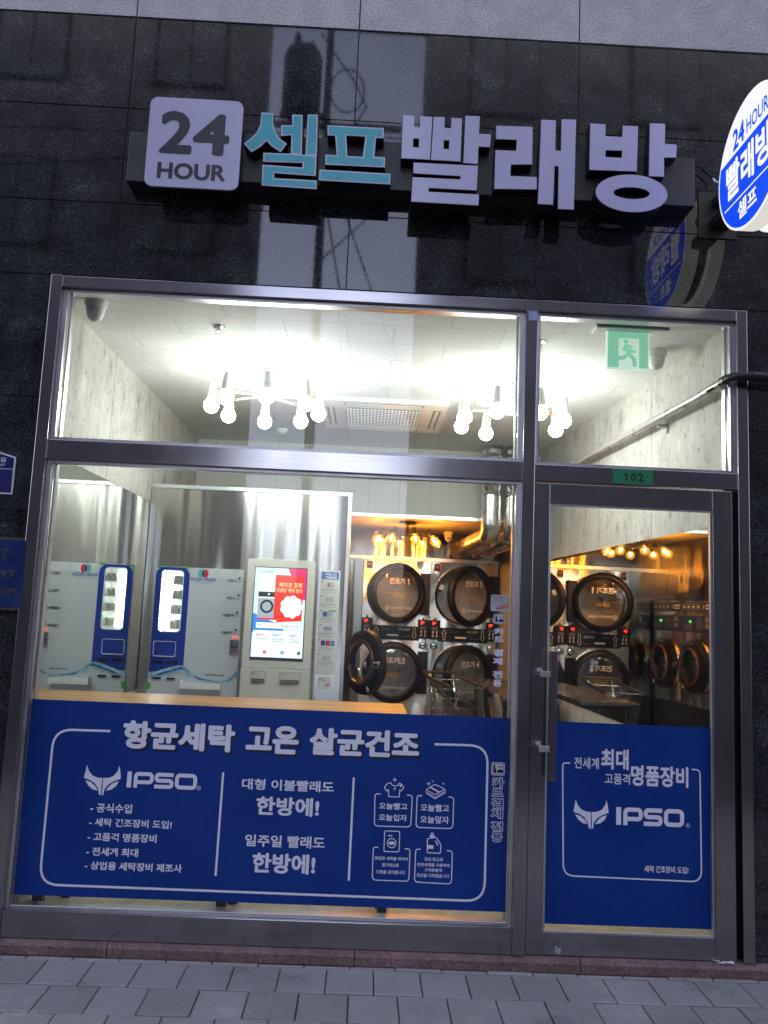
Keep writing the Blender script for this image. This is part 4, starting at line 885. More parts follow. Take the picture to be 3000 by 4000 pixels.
# ================================================================== KIOSK
yk = 1.99; fk = wallfr(yk)
KI = thing('payment_kiosk', 'cream payment kiosk with a tall bright touch screen beside the vending machine', 'kiosk', (-.6, 2.06, .03))
def K(*ps): return pts(c2, ps, yk)
q = K((120, 632), (550, 650), (518, 1355), (68, 1340)); kx0 = (q[0][0]+q[3][0])/2; kx1 = (q[1][0]+q[2][0])/2; kz1 = (q[0][1]+q[1][1])/2; kzm = (q[2][1]+q[3][1])/2
mb = MB(); mb.prism(rrect(kx0, kzm+.002, kx1, kz1, .014, 3), fk, .11); head = mb.build('screen_housing', M['kiosk'], KI, bevel=.002)
mb = MB(); mb.box(kx0-.004, kx1+.002, yk-.002, YP-.002, .03, kzm-.001); body_ = mb.build('lower_cabinet', M['kiosk'], KI, bevel=.003)
MB().box(kx1-.004, kx1+.006, yk+.02, yk+.028, kz1-.07, kz1-.03).build('hinge', M['steel_light'], KI); MB().box(kx1-.002, kx1+.008, yk+.02, yk+.03, kzm-.01, kzm+.05).build('hinge', M['steel_light'], KI)
q = K((167, 690), (496, 703), (463, 1297), (126, 1283)); sx0 = (q[0][0]+q[3][0])/2; sx1 = (q[1][0]+q[2][0])/2; sz1 = (q[0][1]+q[1][1])/2; sz0 = (q[2][1]+q[3][1])/2
sw, sh_ = sx1-sx0, sz1-sz0
def sp(u, v): return (sx0+sw*u, sz0+sh_*v)
def srect(mb, u0, v0, u1, v1, m, h): a, b = sp(u0, v0), sp(u1, v1); mb.poly([(a[0], a[1]), (b[0], a[1]), (b[0], b[1]), (a[0], b[1])], fk, m, h)
L = MB(); srect(L, -.015, -.01, 1.015, 1.01, 6, .0008); srect(L, 0, 0, 1, 1, 0, .0014)
L.poly([sp(.64, 1), sp(1, 1), sp(1, .66), sp(.9, .66)], fk, 3, .002)
L.poly([sp(0, .5), sp(.55, .375), sp(.66, .27), sp(0, .29)], fk, 4, .002)
L.poly(rrect(*sp(.085, .43), *sp(.95, .925), .008), fk, 1, .0024)
L.poly([sp(.40, .925), sp(.95, .925), sp(.95, .43), sp(.46, .405), sp(.46, .43), sp(.40, .43)], fk, 2, .003)
srect(L, .085, .45, .40, .665, 5, .003); srect(L, .085, .68, .40, .735, 6, .0034); srect(L, .085, .43, .40, .45, 2, .0034)
c = sp(.26, .575); L.disc(c, sw*.13, fk, 6, 20, None, .004); L.disc(c, sw*.09, fk, 7, 18, None, .0045); L.disc(sp(.29, .71), sw*.02, fk, 1, 10, None, .004)
L.poly(rrect(*sp(.07, .338), *sp(.95, .40), .007), fk, 1, .003); L.poly(rrect(*sp(.03, .03), *sp(.99, .315), .007), fk, 1, .0026); srect(L, 0, 0, 1, .024, 6, .0032)
for body, a, b, m in (('워시프레시 삼봉점', (.10, .945), (.36, .965), 8), ('페이코 결제', (.48, .79), (.92, .845), 9), ('다양한 혜택 받으', (.43, .735), (.94, .78), 9), ('NEWS', (.10, .362), (.18, .376), 8), ('안녕하세요 - 워시프레시', (.54, .358), (.92, .376), 8),
                      ('충전하기', (.09, .25), (.24, .28), 10), ('이용하기', (.40, .25), (.55, .28), 4), ('조회하기', (.73, .25), (.88, .28), 8), ('미리 금액 충전하기', (.09, .215), (.32, .23), 8), ('충전금액 사용하기', (.40, .215), (.63, .23), 8), ('(충전없이 사용 가능)', (.40, .19), (.63, .205), 8), ('나의 포인트 및', (.73, .215), (.9, .23), 8), ('사용내역 조회하기', (.73, .19), (.95, .205), 8)):
    a_, b_ = sp(*a), sp(*b); L.text(body, fk.lift(.0052), a_[0], a_[1], b_[0], b_[1], .02, m)
for u, m in ((.27, 10), (.61, 4), (.93, 6)):
    c = sp(u, .08); L.disc(c, sw*.034, fk, m, 16, None, .004); L.stroke([(c[0]-.005, c[1]), (c[0]+.005, c[1])], .0022, fk.lift(.0048), 1); L.stroke([(c[0]+.001, c[1]+.004), (c[0]+.005, c[1]), (c[0]+.001, c[1]-.004)], .0022, fk.lift(.0050), 1)
# plain curly badge where the advert's picture stands
for k in range(9):
    t = 2*math.pi*k/9; c = sp(.74+.15*math.cos(t), .58+.085*math.sin(t)); L.disc(c, sw*.075, fk, 1, 10, None, .0046+.0001*k)
L.disc(sp(.74, .58), sw*.16, fk, 1, 18, None, .0056)
L.build('touch_screen', [M['scr_pale'], M['scr_white'], M['scr_red'], M['scr_pink'], M['scr_blue'], M['scr_grey'], M['scr_dark'], M['scr_grey'], M['scr_ink'], M['scr_gold'], M['scr_cardpink']], head)
for a, b in (((133, 1362), (222, 1442)), ((320, 1372), (448, 1452))):
    x0, z0, x1, z1 = box2(c2, a, b, yk-.003); mb = MB(); f2 = wallfr(yk-.0035)
    mb.stroke(rrect(x0, z0, x1, z1, .006), .002, f2, 1, True); mb.box(x0+.008, x1-.008, yk-.014, yk-.0025, z0+.012, z0+.030, 1); mb.box(x0+.014, x1-.014, yk-.016, yk-.0142, z0+.017, z0+.024, 2); mb.box(x0+.008, x0+.018, yk-.0036, yk-.0028, z1-.022, z1-.008, 3); mb.box(x0+.022, x0+.045, yk-.0036, yk-.0028, z1-.018, z1-.013, 3)
    mb.build('card_reader', [M['kiosk'], M['black_plastic'], M['steel_light'], M['grey_ink']], body_)

# --- instruction poster and small card on the partition
yq = YP-.004; fq = wallfr(yq)
q = pts(c2, [(585, 705), (710, 714), (684, 1385), (549, 1379)], yq); x0 = (q[0][0]+q[3][0])/2; x1 = (q[1][0]+q[2][0])/2; z1, z0 = q[1][1], q[2][1]; pw, ph = x1-x0, z1-z0
PO = thing('instruction_poster', 'narrow white kiosk instruction poster with blue heading on the steel partition', 'poster', ((x0+x1)/2, yq, z0))
MB().box(x0, x1, yq, YP-.0008, z0, z1).build('sheet', M['paper'], PO)
L = MB(); f2 = fq.lift(.0008); f3 = fq.lift(.0014)
L.poly(rrect(x0+pw*.07, z0+ph*.912, x1-pw*.07, z0+ph*.985, .005), f2, 0)
L.text('키오스크', f3, x0+pw*.28, z0+ph*.95, x1-pw*.18, z0+ph*.977, .03, 3); L.text('이용방법', f3, x0+pw*.28, z0+ph*.918, x1-pw*.18, z0+ph*.945, .03, 3)
for k in range(6):
    zc = z0+ph*(.86-.141*k); L.disc((x0+pw*.12, zc+ph*.03), pw*.035, f2, 1, 8)
    L.poly([(x0+pw*.3, zc-ph*.028), (x0+pw*.72, zc-ph*.028), (x0+pw*.72, zc+ph*.022), (x0+pw*.3, zc+ph*.022)], f2, 4)
    if k == 0: L.poly([(x0+pw*.42, zc-ph*.02), (x0+pw*.5, zc-ph*.02), (x0+pw*.5, zc+ph*.02), (x0+pw*.42, zc+ph*.02)], f3, 2)
    if k == 2: L.poly([(x0+pw*.22, zc-ph*.028), (x0+pw*.44, zc-ph*.028), (x0+pw*.44, zc+ph*.02), (x0+pw*.22, zc+ph*.02)], f3, 0); L.poly([(x0+pw*.5, zc+ph*.026), (x0+pw*.9, zc+ph*.026), (x0+pw*.9, zc+ph*.034), (x0+pw*.5, zc+ph*.034)], f3, 1)
    if k == 3: L.poly([(x0+pw*.3, zc-.004), (x0+pw*.72, zc-.004), (x0+pw*.72, zc+.003), (x0+pw*.3, zc+.003)], f3, 0)
    if k == 4:
        for j, m in enumerate((5, 2, 0)): L.poly(rrect(x0+pw*(.2+.24*j), zc-ph*.024, x0+pw*(.40+.24*j), zc+ph*.024, .004), f3, m)
        L.text('pay', fq.lift(.002), x0+pw*.71, zc-.004, x0+pw*.85, zc+.004, .02, 3)
    for j in range(3): L.stroke([(x0+pw*.1, zc-ph*(.048+.013*j)), (x0+pw*(.85-.2*(j % 2)), zc-ph*(.048+.013*j))], .0024 if j == 0 else .0014, f2, 1 if j == 0 else 6)
L.build('print', [M['paper_blue'], M['ink'], M['paper_red'], M['white_ink'], mat('poster_pale_grey', (.5, .52, .54), .5), M['lnavy'], M['grey_ink']], PO)
x0, z0, x1, z1 = box2(c2, (570, 1400), (643, 1477), yq); mb = MB(); mb.prism(rrect(x0, z0, x1, z1, .004), fq, .0025)
PC = tag(mb.build('payment_card', M['paper']), 'small white square card stuck below the instruction poster', 'card')
L = MB(); f2 = fq.lift(.0008); L.text('혜택을', f2, x0+.006, z1-.018, x0+.038, z1-.008, .025, 0); L.text('확인하세요', f2, x0+.006, z1-.031, x0+.058, z1-.021, .02, 1)
L.poly([(x1-.035, z0+.016), (x1-.002, z0+.024), (x1-.002, z0+.036), (x1-.035, z0+.028)], f2, 0); L.build('print', [M['paper_red'], M['grey_ink']], PC)

# ================================================================== COUNTER
CT = thing('window_counter', 'long butcher block wood counter standing just inside the shop window', 'counter', (-.67, .38, .03))
MB().box(XL+.002, .238, .105, .665, 1.02, 1.052).build('counter_top', M['wood'], CT, bevel=.003)
for x in (-1.45, -.60, .15):
    for y in (.20, .58): MB().box(x-.022, x+.022, y-.022, y+.022, .03, 1.019).build('leg', M['black_metal'], CT, bevel=.002)
    MB().box(x-.02, x+.02, .223, .557, .985, 1.018).build('cross_bar', M['black_metal'], CT)

# ================================================================== STACKED DRYERS
YDR = 5.2; XS = (-.018, .742, 1.505); ZT, ZU, ZLW, RO = 2.105, 1.735, .868, .335
def fox(mb, fr, x, z, s, m):
    mb.poly([(x-s, z+s), (x-s*.6, z+s*.3), (x, z+s*.15), (x+s*.6, z+s*.3), (x+s, z+s), (x+s*.95, z), (x+s*.3, z-s*.9), (x, z-s*.5), (x-s*.3, z-s*.9), (x-s*.95, z)], fr, m)
def dryer(x0, x1, nums, angles, label):
    D_ = thing('stacked_dryer', label, 'dryer', ((x0+x1)/2, YDR+.4, .03), 'stacked tumble dryers on the back wall')
    cx = (x0+x1)/2-.004; fr = wallfr(YDR)
    mb = MB()
    for zc, za, zb in ((ZU, 1.2995, ZT), (ZLW, .16, 1.2995)):
        hole = [(cx+RO*.985*math.cos(R_(a)), zc+RO*.985*math.sin(R_(a))) for a in range(0, 360, 9)]
        mb.poly(holed([(x0+.002, za), (x1-.002, za), (x1-.002, zb), (x0+.002, zb)], hole), fr)
        # formed collar round the opening
    for a, b in (((x0+.002, .16), (x0+.002, ZT)), ((x1-.002, ZT), (x1-.002, .16)), ((x0+.002, ZT), (x1-.002, ZT))): mb.face([fr(*a), fr(*b), fr(*b, -.6), fr(*a, -.6)])
    mb.build('cabinet', M['steel_cab'], D_)
    mb = MB(); mb.box(x0+.01, x1-.01, YDR+.03, YDR+.5, .03, .158); mb.build('plinth', M['black_metal'], D_)
    for zc, num, ang in zip((ZU, ZLW), nums, angles):
        o = (cx, YDR, zc)
        MB().lathe([(RO*.985, .0), (RO*.985, -.018), (RO*.945, -.03), (RO*.90, -.012), (RO*.89, .03)], o, (0, 1, 0), 48).build('door_collar', M['chrome'], D_, True)
        dr = MB().lathe([(RO*.89, .0), (RO*.88, .5)], o, (0, 1, 0), 40).build('drum', M['perf'], D_, True)
        mb = MB().lathe([(RO*.88, .5), (0, .5)], o, (0, 1, 0), 40)
        for k in range(3):
            t = R_(50+120*k); mb.box(-.03, .03, 0, .46, RO*.72, RO*.86, 0, lambda p, t=t: Vector((cx + p.x*math.cos(t)+p.z*math.sin(t), YDR+.02+p.y, zc + p.z*math.cos(t)-p.x*math.sin(t))))
        mb.build('drum_back', M['drum_back'], D_)
        # hinge block at the right
        hb = MB(); hb.box(cx+RO*.80, x1-.008, YDR-.05, YDR-.001, zc-.225, zc+.235); hb.build('hinge_cover', M['black_plastic'], D_, bevel=.006)
        # door, swung about its hinge at the right edge
        hx, hy = cx+RO*.98, YDR-.055; a = R_(ang); u = Vector((math.cos(a), math.sin(a), 0)); ax = Vector((0, 0, 1)).cross(u)*-1
        c = Vector((hx, hy, zc)) - u*RO; n = u.cross(Vector((0, 0, 1)))
        dl = MB().lathe([(RO*.79, -.02), (RO*.80, .022), (RO*.84, .034), (RO*.92, .030), (RO*.985, .012), (RO, -.01), (RO*.98, -.04), (RO*.79, -.045), (RO*.79, -.02)], c, n, 48, ref=u)
        door = dl.build('door', M['black_plastic'], D_, True)
        MB().lathe([(RO*.79, .004), (RO*.74, .012), (RO*.3, .02), (0, .022)], c, n, 40, ref=u).build('door_glass', M['dryer_glass'], door, True)
        f2 = Fr(c + n*.026, u, (0, 0, 1)); L = MB()
        L.text('건조기', f2, -.125, .095, .062, .165, .034, 0); L.text(num, f2, .09, .097, .13, .163, .022, 0) if num != '1' else L.poly([(.104, .097), (.117, .097), (.117, .163), (.107, .163), (.094, .152), (.094, .141), (.104, .147)], f2, 0)
        for k in range(30): L.stroke([(-.20+k*.0125, .0), (-.193+k*.0125, .0)], .006, f2, 1)
        L.text('건조량 적정선', f2, -.075, -.05, .07, -.014, .028, 1)
        L.circ((-.135, -.165), .024, .006, f2, 0, 14); L.stroke([(-.142, -.178), (-.13, -.15)], .007, f2, 0); L.text('유리문이 뜨거우니 조심하세요', f2, -.10, -.176, .155, -.150, .028, 0)
        L.build('lettering', [M['white_ink'], M['yellow_ink']], door)
    # control strip between the two drums
    mb = MB(); mb.box(x0+.105, x1-.108, YDR-.016, YDR-.001, 1.222, 1.376); st_ = mb.build('control_strip', M['black_plastic'], D_, bevel=.003)
    f3 = wallfr(YDR-.0168); L = MB()
    for xx, s in ((x0+.17, 1), (x1-.165, -1)):
        zc, h = 1.30, .058; L.stroke([(p, zc+s*q) for p, q in ((xx-.012, -h), (xx-.012, h*.3), (xx-.026, h*.3), (xx, h), (xx+.026, h*.3), (xx+.012, h*.3), (xx+.012, -h))], .004, f3, 0, True)
    L.poly(rrect(x0+.29, 1.262, x0+.42, 1.282, .009), f3, 0); L.stroke(rrect(x1-.34, 1.328, x1-.215, 1.352, .01), .003, f3, 0, True); L.text('30분 5,000원', f3, x1-.33, 1.334, x1-.225, 1.346, .025, 0)
    for k in range(4): L.disc((x1-.29+k*.024, 1.262), .006, f3, 1, 6)
    for k in range(2): L.stroke([(x0+.23, 1.345-.018*k), (x0+.33, 1.345-.018*k)], .003, f3, 1)
    L.build('strip_print', [M['white_ink'], M['grey_ink']], st_)
    for xa, xb in ((x0+.004, x0+.125), (x1-.128, x1-.004)):
        mb = MB(); mb.box(xa, xb, YDR-.03, YDR-.0165, 1.246, 1.455); mb.lathe([(.012, 0), (.012, .014), (0, .016)], ((xa+xb)/2, YDR-.016, 1.468), (0, -1, 0), 10); kb = mb.build('control_box', M['black_plastic'], D_, bevel=.003)
        L = MB(); f4 = wallfr(YDR-.0310); L.text('5:00', f4, xa+.03, 1.415, xa+.07, 1.437, .03, 0)
        for r_ in range(2):
            for k in range(3): L.poly([(xa+.025+k*.022, 1.365-.02*r_), (xa+.042+k*.022, 1.365-.02*r_), (xa+.042+k*.022, 1.377-.02*r_), (xa+.025+k*.022, 1.377-.02*r_)], f4, 2)
        for s in (0, 1):
            xx = xa+.04+s*.042; L.stroke([(xx, 1.275), (xx, 1.325)], .006, f4, 1); L.poly([(xx-.012, 1.272), (xx+.012, 1.272), (xx, 1.29)], f4, 1); L.disc((xx, 1.325), .009, f4, 1, 8, None, .0003)
        L.stroke([(xa+.03, 1.405), (xa+.055, 1.405)], .004, f4, 0)
        L.build('display_print', [M['red_led'], M['white_ink'], M['grey_ink']], kb)
    for xx in ((x0+.058, x1-.066) if x0 > .5 else (x1-.066,)):
        mb = MB(); mb.box(xx-.042, xx+.042, YDR-.008, YDR-.001, 1.135, 1.205); mb.lathe([(.026, 0), (.026, .018), (.015, .02), (.013, .008), (0, .008)], (xx, YDR-.008, 1.17), (0, -1, 0), 16)
        for a, b in ((-1, -1), (1, -1), (-1, 1), (1, 1)): mb.lathe([(.006, 0), (.005, .004), (0, .005)], (xx+a*.034, YDR-.008, 1.17+b*.027), (0, -1, 0), 8)
        mb.build('coin_lock', M['chrome'], D_, True)
    # emblem plate
    L = MB(); f5 = wallfr(YDR-.0014); ex, ez = x0+.068, 2.045; L.poly([(ex-.034, ez-.042), (ex+.034, ez-.042), (ex+.034, ez+.042), (ex-.034, ez+.042)], f5, 0); fox(L, f5.lift(.001), ex, ez+.012, .024, 1); wordmark(L, f5.lift(.001), ex-.026, ez-.036, ex+.026, ez-.022)
    for f in range(len(L.f)): pass
    L.build('emblem_plate', [M['ink'], M['red_ink']], D_)
    mb = MB()
    for xx in (x0+.015, x1-.015):
        for zz in (2.09, 1.86, 1.62, 1.49, 1.1, .8, .5): mb.lathe([(.006, 0), (.004, .003), (0, .004)], (xx, YDR-.0005, zz), (0, -1, 0), 8)
    mb.build('panel_screw', M['black_metal'], D_)
dryer(XS[0], XS[1], ('1', '2'), (22, 5), 'stacked steel dryer marked 1 above 2, nearer the steel partition')
dryer(XS[1], XS[2], ('3', '4'), (36, 33), 'stacked steel dryer marked 3 above 4, beside the right wall with ajar doors')
XW = -.30
SB = thing('steel_backsplash', 'brushed steel panel above and beside the dryers glowing with amber streaks', 'wall panel', (.6, YDR, .03))
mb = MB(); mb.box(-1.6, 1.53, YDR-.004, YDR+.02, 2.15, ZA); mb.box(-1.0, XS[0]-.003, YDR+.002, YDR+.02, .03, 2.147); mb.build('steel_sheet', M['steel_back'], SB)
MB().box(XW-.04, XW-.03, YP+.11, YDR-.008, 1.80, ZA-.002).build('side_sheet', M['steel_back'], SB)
mb = MB(); mb.box(-1.0, 1.52, YDR-.014, YDR-.0005, 2.108, 2.148); mb.build('edge_trim', M['alu_trim'], SB, bevel=.002)

# ================================================================== FRONT LOADING WASHERS (stand behind the partition, seen in the mirror)
def wdoor(c, n, u, parent):
    r = .275
    d = MB().lathe([(r*.62, .02), (r*.70, .050), (r*.86, .048), (r*.97, .025), (r, -.02), (r*.6, -.03), (r*.62, .02)], c, n, 44, ref=u).build('door', M['black_plastic'], parent, True)
    MB().lathe([(r*.64, .034), (r*.655, .060), (r*.69, .062), (r*.705, .045)], c, n, 40, ref=u).build('seal_ring', M['orange_rubber'], d, True)
    MB().lathe([(r*.63, .03), (r*.60, -.06), (r*.45, -.11), (0, -.13)], c, n, 36, ref=u).build('glass_bowl', M['bowl_glass'], d, True)
    MB().lathe([(r*.655, .047), (r*.64, .066), (r*.615, .066), (r*.60, .047)], c, n, 40, ref=u).build('chrome_ring', M['chrome'], d, True)
    f = Fr(c + n*.052, u, (0, 0, 1))
    mb = MB(); xf = lambda p: f(p.x, p.z, p.y)
    mb.box(r*.80, r*1.02, 0, .03, -.032, .032, 0, xf); mb.box(r*.84, r*.93, .03, .05, -.018, .018, 0, xf); mb.build('latch', M['chrome'], d, bevel=.004)
    mb = MB(); mb.tube([f(r*1.0, .0, .0), f(r*1.09, -.03, .02), f(r*1.09, -.16, .02), f(r*.93, -.19, 0)], .014, 8); mb.build('pull_handle', M['black_plastic'], d, True)
    mb = MB(); mb.poly([(-.05, .205), (.02, .205), (.02, .24), (-.05, .24)], f, 0, -.006); mb.poly([(r*.45, -r*.86), (r*.56, -r*.80), (r*.46, -r*.66), (r*.36, -r*.72)], f, 0, .002); mb.build('door_label', M['white_plastic'], d)
def washer(y0, y1, op, label):
    Wm = thing('front_load_washer', label, 'washing machine', (XW-.35, (y0+y1)/2, .03), 'steel front load washers in a row')
    yc = (y0+y1)/2; fr = Fr((XW, 0, 0), (0, 1, 0), (0, 0, 1)); zc = 1.105
    mb = MB(); hole = [(yc+.24*math.cos(R_(a)), zc+.24*math.sin(R_(a))) for a in range(0, 360, 10)]
    mb.poly(holed([(y0+.003, .70), (y1-.003, .70), (y1-.003, 1.78), (y0+.003, 1.78)], hole), fr)
    for a, b in (((y0+.003, .7), (y0+.003, 1.78)), ((y1-.003, 1.78), (y1-.003, .7)), ((y0+.003, 1.78), (y1-.003, 1.78))): mb.face([fr(*a), fr(*b), fr(*b, -.7), fr(*a, -.7)])
    mb.build('cabinet', M['steel_cab'], Wm)
    MB().box(XW-.7, XW-.002, y0, y1, .03, .698).build('plinth', M['black_metal'], Wm)
    MB().lathe([(.24, 0), (.235, -.5), (0, -.5)], (XW, yc, zc), (1, 0, 0), 32).build('drum', M['perf'], Wm, True)
    mb = MB(); mb.box(XW+.001, XW+.012, y0+.008, y1-.008, 1.455, 1.625); cp = mb.build('control_panel', M['panel_blue'], Wm, bevel=.003)
    L = MB(); f2 = fr.lift(.013)
    for k in range(5): L.stroke([(y0+.20, 1.59-.024*k), (y0+.34, 1.59-.024*k)], .006, f2, 0)
    L.poly([(y0+.06, 1.50), (y0+.15, 1.50), (y0+.15, 1.54), (y0+.06, 1.54)], f2, 1); L.poly([(y0+.06, 1.56), (y0+.15, 1.56), (y0+.15, 1.61), (y0+.06, 1.61)], f2, 1); L.poly([(y0+.42, 1.55), (y0+.47, 1.55), (y0+.47, 1.575), (y0+.42, 1.575)], f2, 2)
    for k in range(3): L.stroke([(y0+.42, 1.53-.02*k), (y0+.58, 1.53-.02*k)], .006, f2, 0)
    L.build('panel_print', [M['grey_ink'], M['grey_ink'], M['green_led']], cp)
    mb = MB(); mb.box(XW+.001, XW+.006, y0+.008, y1-.008, 1.665, 1.765); lp = mb.build('label_panel', M['panel_blue'], Wm)
    L = MB(); f2 = fr.lift(.0068)
    for k in range(4): L.stroke(rrect(y1-.09-.095*k, 1.685, y1-.015-.095*k, 1.745, .008), .006, f2, 0, True); L.disc((y1-.052-.095*k, 1.715), .014, f2, 1, 8)
    L.poly([(y0+.17, 1.715), (y0+.20, 1.74), (y0+.20, 1.69)], f2, 2)
    for k in range(2): L.stroke([(y0+.03, 1.73-.03*k), (y0+.15, 1.73-.03*k)], .012, f2, 1)
    L.build('panel_print', [M['grey_ink'], M['white_ink'], M['yellow_ink']], lp)
    mb = MB(); mb.lathe([(.262, .0), (.262, .02), (.24, .03), (.238, .0)], (XW, yc, zc), (1, 0, 0), 40); mb.build('door_collar', M['chrome'], Wm, True)
    mb = MB(); mb.box(XW+.001, XW+.004, y0+.03, y0+.09, .73, .92); mb.build('warning_label', M['paper'], Wm)
    if op:
        u = Vector((.61, -.79, 0)).normalized(); n = u.cross(Vector((0, 0, 1))); hg = Vector((-.145, 3.32, zc-.005)); c = hg + u*.285
        wdoor(c, n, u, Wm)
        mb = MB(); mb.tube([Vector((XW+.001, 3.33, zc+.05)), hg+Vector((-.03, .02, .05)), hg+u*.03+Vector((0, 0, .05))], .02, 8); mb.tube([Vector((XW+.001, 3.33, zc-.05)), hg+Vector((-.03, .02, -.05)), hg+u*.03+Vector((0, 0, -.05))], .02, 8); mb.build('hinge_arm', M['black_metal'], Wm, True)
    else:
        wdoor(Vector((XW+.045, yc, zc)), Vector((1, 0, 0)), Vector((0, 1, 0)), Wm)
washer(3.24, 3.87, True, 'steel washer just behind the partition with its round black door swung wide open')
washer(3.88, 4.51, False, 'steel washer with closed black door between two others, seen in the right mirror')
washer(4.52, 5.15, False, 'steel washer with closed black door nearest the dryers, seen in the right mirror')

# ================================================================== DUCTS
def duct(x, y, xe, label):
    Dt = thing('flexible_duct', label, 'duct', (x, y, 2.2), 'silver dryer exhaust ducts')
    r = .088
    def ribs(path, step, amp):
        P, Rr = [], []; out = []
        for a, b in zip(path, path[1:]):
            a, b = Vector(a), Vector(b); n = max(1, int((b-a).length/step))
            for k in range(n): out.append(a.lerp(b, k/n))
        out.append(Vector(path[-1]))
        return out, [r + amp*(1 if k % 2 else -1) for k in range(len(out))]
    mb = MB(); p, q = ribs([(x, y, ZC), (x, y, 2.62)], .034, .0060); mb.tube(p, q, 24); mb.build('upright_hose', M['duct'], Dt, True, auto=18)
    el = [(x, y, 2.615), (x, y, 2.44), (x, y+.002, 2.36)] + [(x, y+.13-.13*math.cos(R_(t)), 2.36-.11*math.sin(R_(t))) for t in range(20, 91, 10)]
    mb = MB().tube(el, r*1.03, 24)
    for k in (1, 2, 5): mb.lathe([(r*1.05, -.006), (r*1.05, .006)], el[k], (Vector(el[k+1])-Vector(el[k-1])), 24)
    mb.build('elbow', M['duct'], Dt, True)
    e = Vector(el[-1]); mb = MB(); p, q = ribs([e, (xe, 4.92, 2.245), (xe-.005, 5.19, 2.245)], .034, .0075); mb.tube(p, q, 24); mb.build('level_hose', M['duct'], Dt, True, auto=18)
duct(1.115, 3.36, 1.045, 'silver ribbed exhaust duct dropping from the ceiling, left of the pair')
duct(1.325, 3.36, 1.275, 'silver ribbed exhaust duct dropping from the ceiling, closest to the right wall')

# ================================================================== TABLE, STOOL CHAIRS, LAUNDRY CART
TB = thing('folding_table', 'dark topped laundry table with black square legs against the right mirror', 'table', (1.38, 3.3, .03))
MB().box(1.13, 1.585, 2.58, 4.3, .875, .905).build('table_top', M['table_top'], TB, bevel=.003)
for x in (1.155, 1.56):
    for y in (2.62, 4.26): MB().box(x-.02, x+.02, y-.02, y+.02, .03, .839).build('leg', M['black_metal'], TB, bevel=.002)
mb = MB(); mb.box(1.136, 1.174, 2.62, 4.26, .84, .873); mb.box(1.54, 1.58, 2.62, 4.26, .84, .873); mb.box(1.174, 1.54, 2.60, 2.64, .84, .873)
mb.build('apron', M['black_metal'], TB, bevel=.002)
def chair(x, y, rz, label):
    Ch = thing('shell_chair', label, 'chair', (x, y, .03), 'taupe shell chairs at the folding table')
    c, s = math.cos(rz), math.sin(rz)
    def xf(p): return Vector((x + p[0]*c - p[1]*s, y + p[0]*s + p[1]*c, p[2]))
    prof = [(.22, .515), (.19, .535), (.05, .525), (-.12, .52), (-.19, .55), (-.22, .62), (-.235, .72), (-.25, .82), (-.255, .885), (-.255, .905)]
    rows = []; back = []
    for k, (px_, z) in enumerate(prof):
        wv = [.19, .215, .235, .235, .23, .225, .215, .19, .13, .05][k]
        rows.append([xf((px_ + .055*(j/6)**2*(1 if k > 3 else 0), wv*j/6, z + .02*(j/6)**2*(1 if k < 5 else 0))) for j in range(-6, 7)])
    mb = MB().grid(rows); ob = mb.build('shell', M['chair'], Ch, True)
    md = ob.modifiers.new('thickness', 'SOLIDIFY'); md.thickness = .018; md.offset = 0
    sb = ob.modifiers.new('round', 'SUBSURF'); sb.levels = 1; sb.render_levels = 1
    for a, b in ((.17, .17), (.17, -.17), (-.15, .17), (-.15, -.17)):
        MB().tube([xf((a*.6, b*.6, .515)), xf((a*1.2, b*1.15, .03))], [.011, .008], 8).build('leg', M['black_metal'], Ch, True)
    f = Fr(xf((-.272, .12, .70)), xf((-.272, .0, .7))-xf((-.272, .12, .7)), (0, 0, 1)); mb = MB(); mb.prism([(-.012, -.03), (.02, -.03), (.02, .045), (-.012, .045)], f, .002); mb.build('paper_tag', M['paper'], Ch)
chair(1.325, 3.55, R_(-14), 'taupe shell chair with a white tag, tucked at the far end of the table')
chair(1.365, 2.86, R_(-10), 'taupe shell chair with a white tag, nearest the shop window')
LC = thing('laundry_cart', 'wheeled zinc wire laundry cart with a brown grip bar standing before dryer 4', 'cart', (.95, 3.6, .03))
ca = Vector((.615, 4.12, .975)); cb_ = Vector((.775, 3.2, .93)); dv = (cb_-ca); dv.z = 0; dv.normalize(); nv = Vector((-dv.y, dv.x, 0)) * 1.0
if nv.x < 0: nv = -nv
def CP(u, v, z): return Vector((ca.x, ca.y, 0)) + dv*u + nv*v + Vector((0, 0, z))
Lc, Wc, z1, z0 = .93, .33, .91, .47
mb = MB(); i_ = .06
for k in range(15):
    u = .18 + (Lc-.18)*k/14; ub = .24 + (Lc-.34)*k/14
    for v, vb in ((0, i_), (Wc, Wc-i_)): mb.tube([CP(u, v, z1), CP(ub, vb, z0)], .0026, 5)
    mb.tube([CP(ub, i_, z0), CP(ub, Wc-i_, z0)], .0026, 5)
for k in range(8):
    v = Wc*k/7; vb = i_+(Wc-2*i_)*k/7
    for u, ub in ((.18, .24), (Lc, Lc-.10)): mb.tube([CP(u, v, z1), CP(ub, vb, z0)], .0026, 5)
    mb.tube([CP(.24, vb, z0), CP(Lc-.10, vb, z0)], .0026, 5)
for k in range(6):
    t = k/5; z = z1*(1-t)+z0*t; u0, u1, v0, v1 = .18+.06*t, Lc-.10*t, i_*t, Wc-i_*t; r = .0055 if k in (0, 5) else .0026
    mb.tube([CP(u0, v0, z), CP(u1, v0, z), CP(u1, v1, z), CP(u0, v1, z), CP(u0, v0, z)], r, 6)
mb.build('wire_basket', M['wire'], LC, True)
mb = MB()
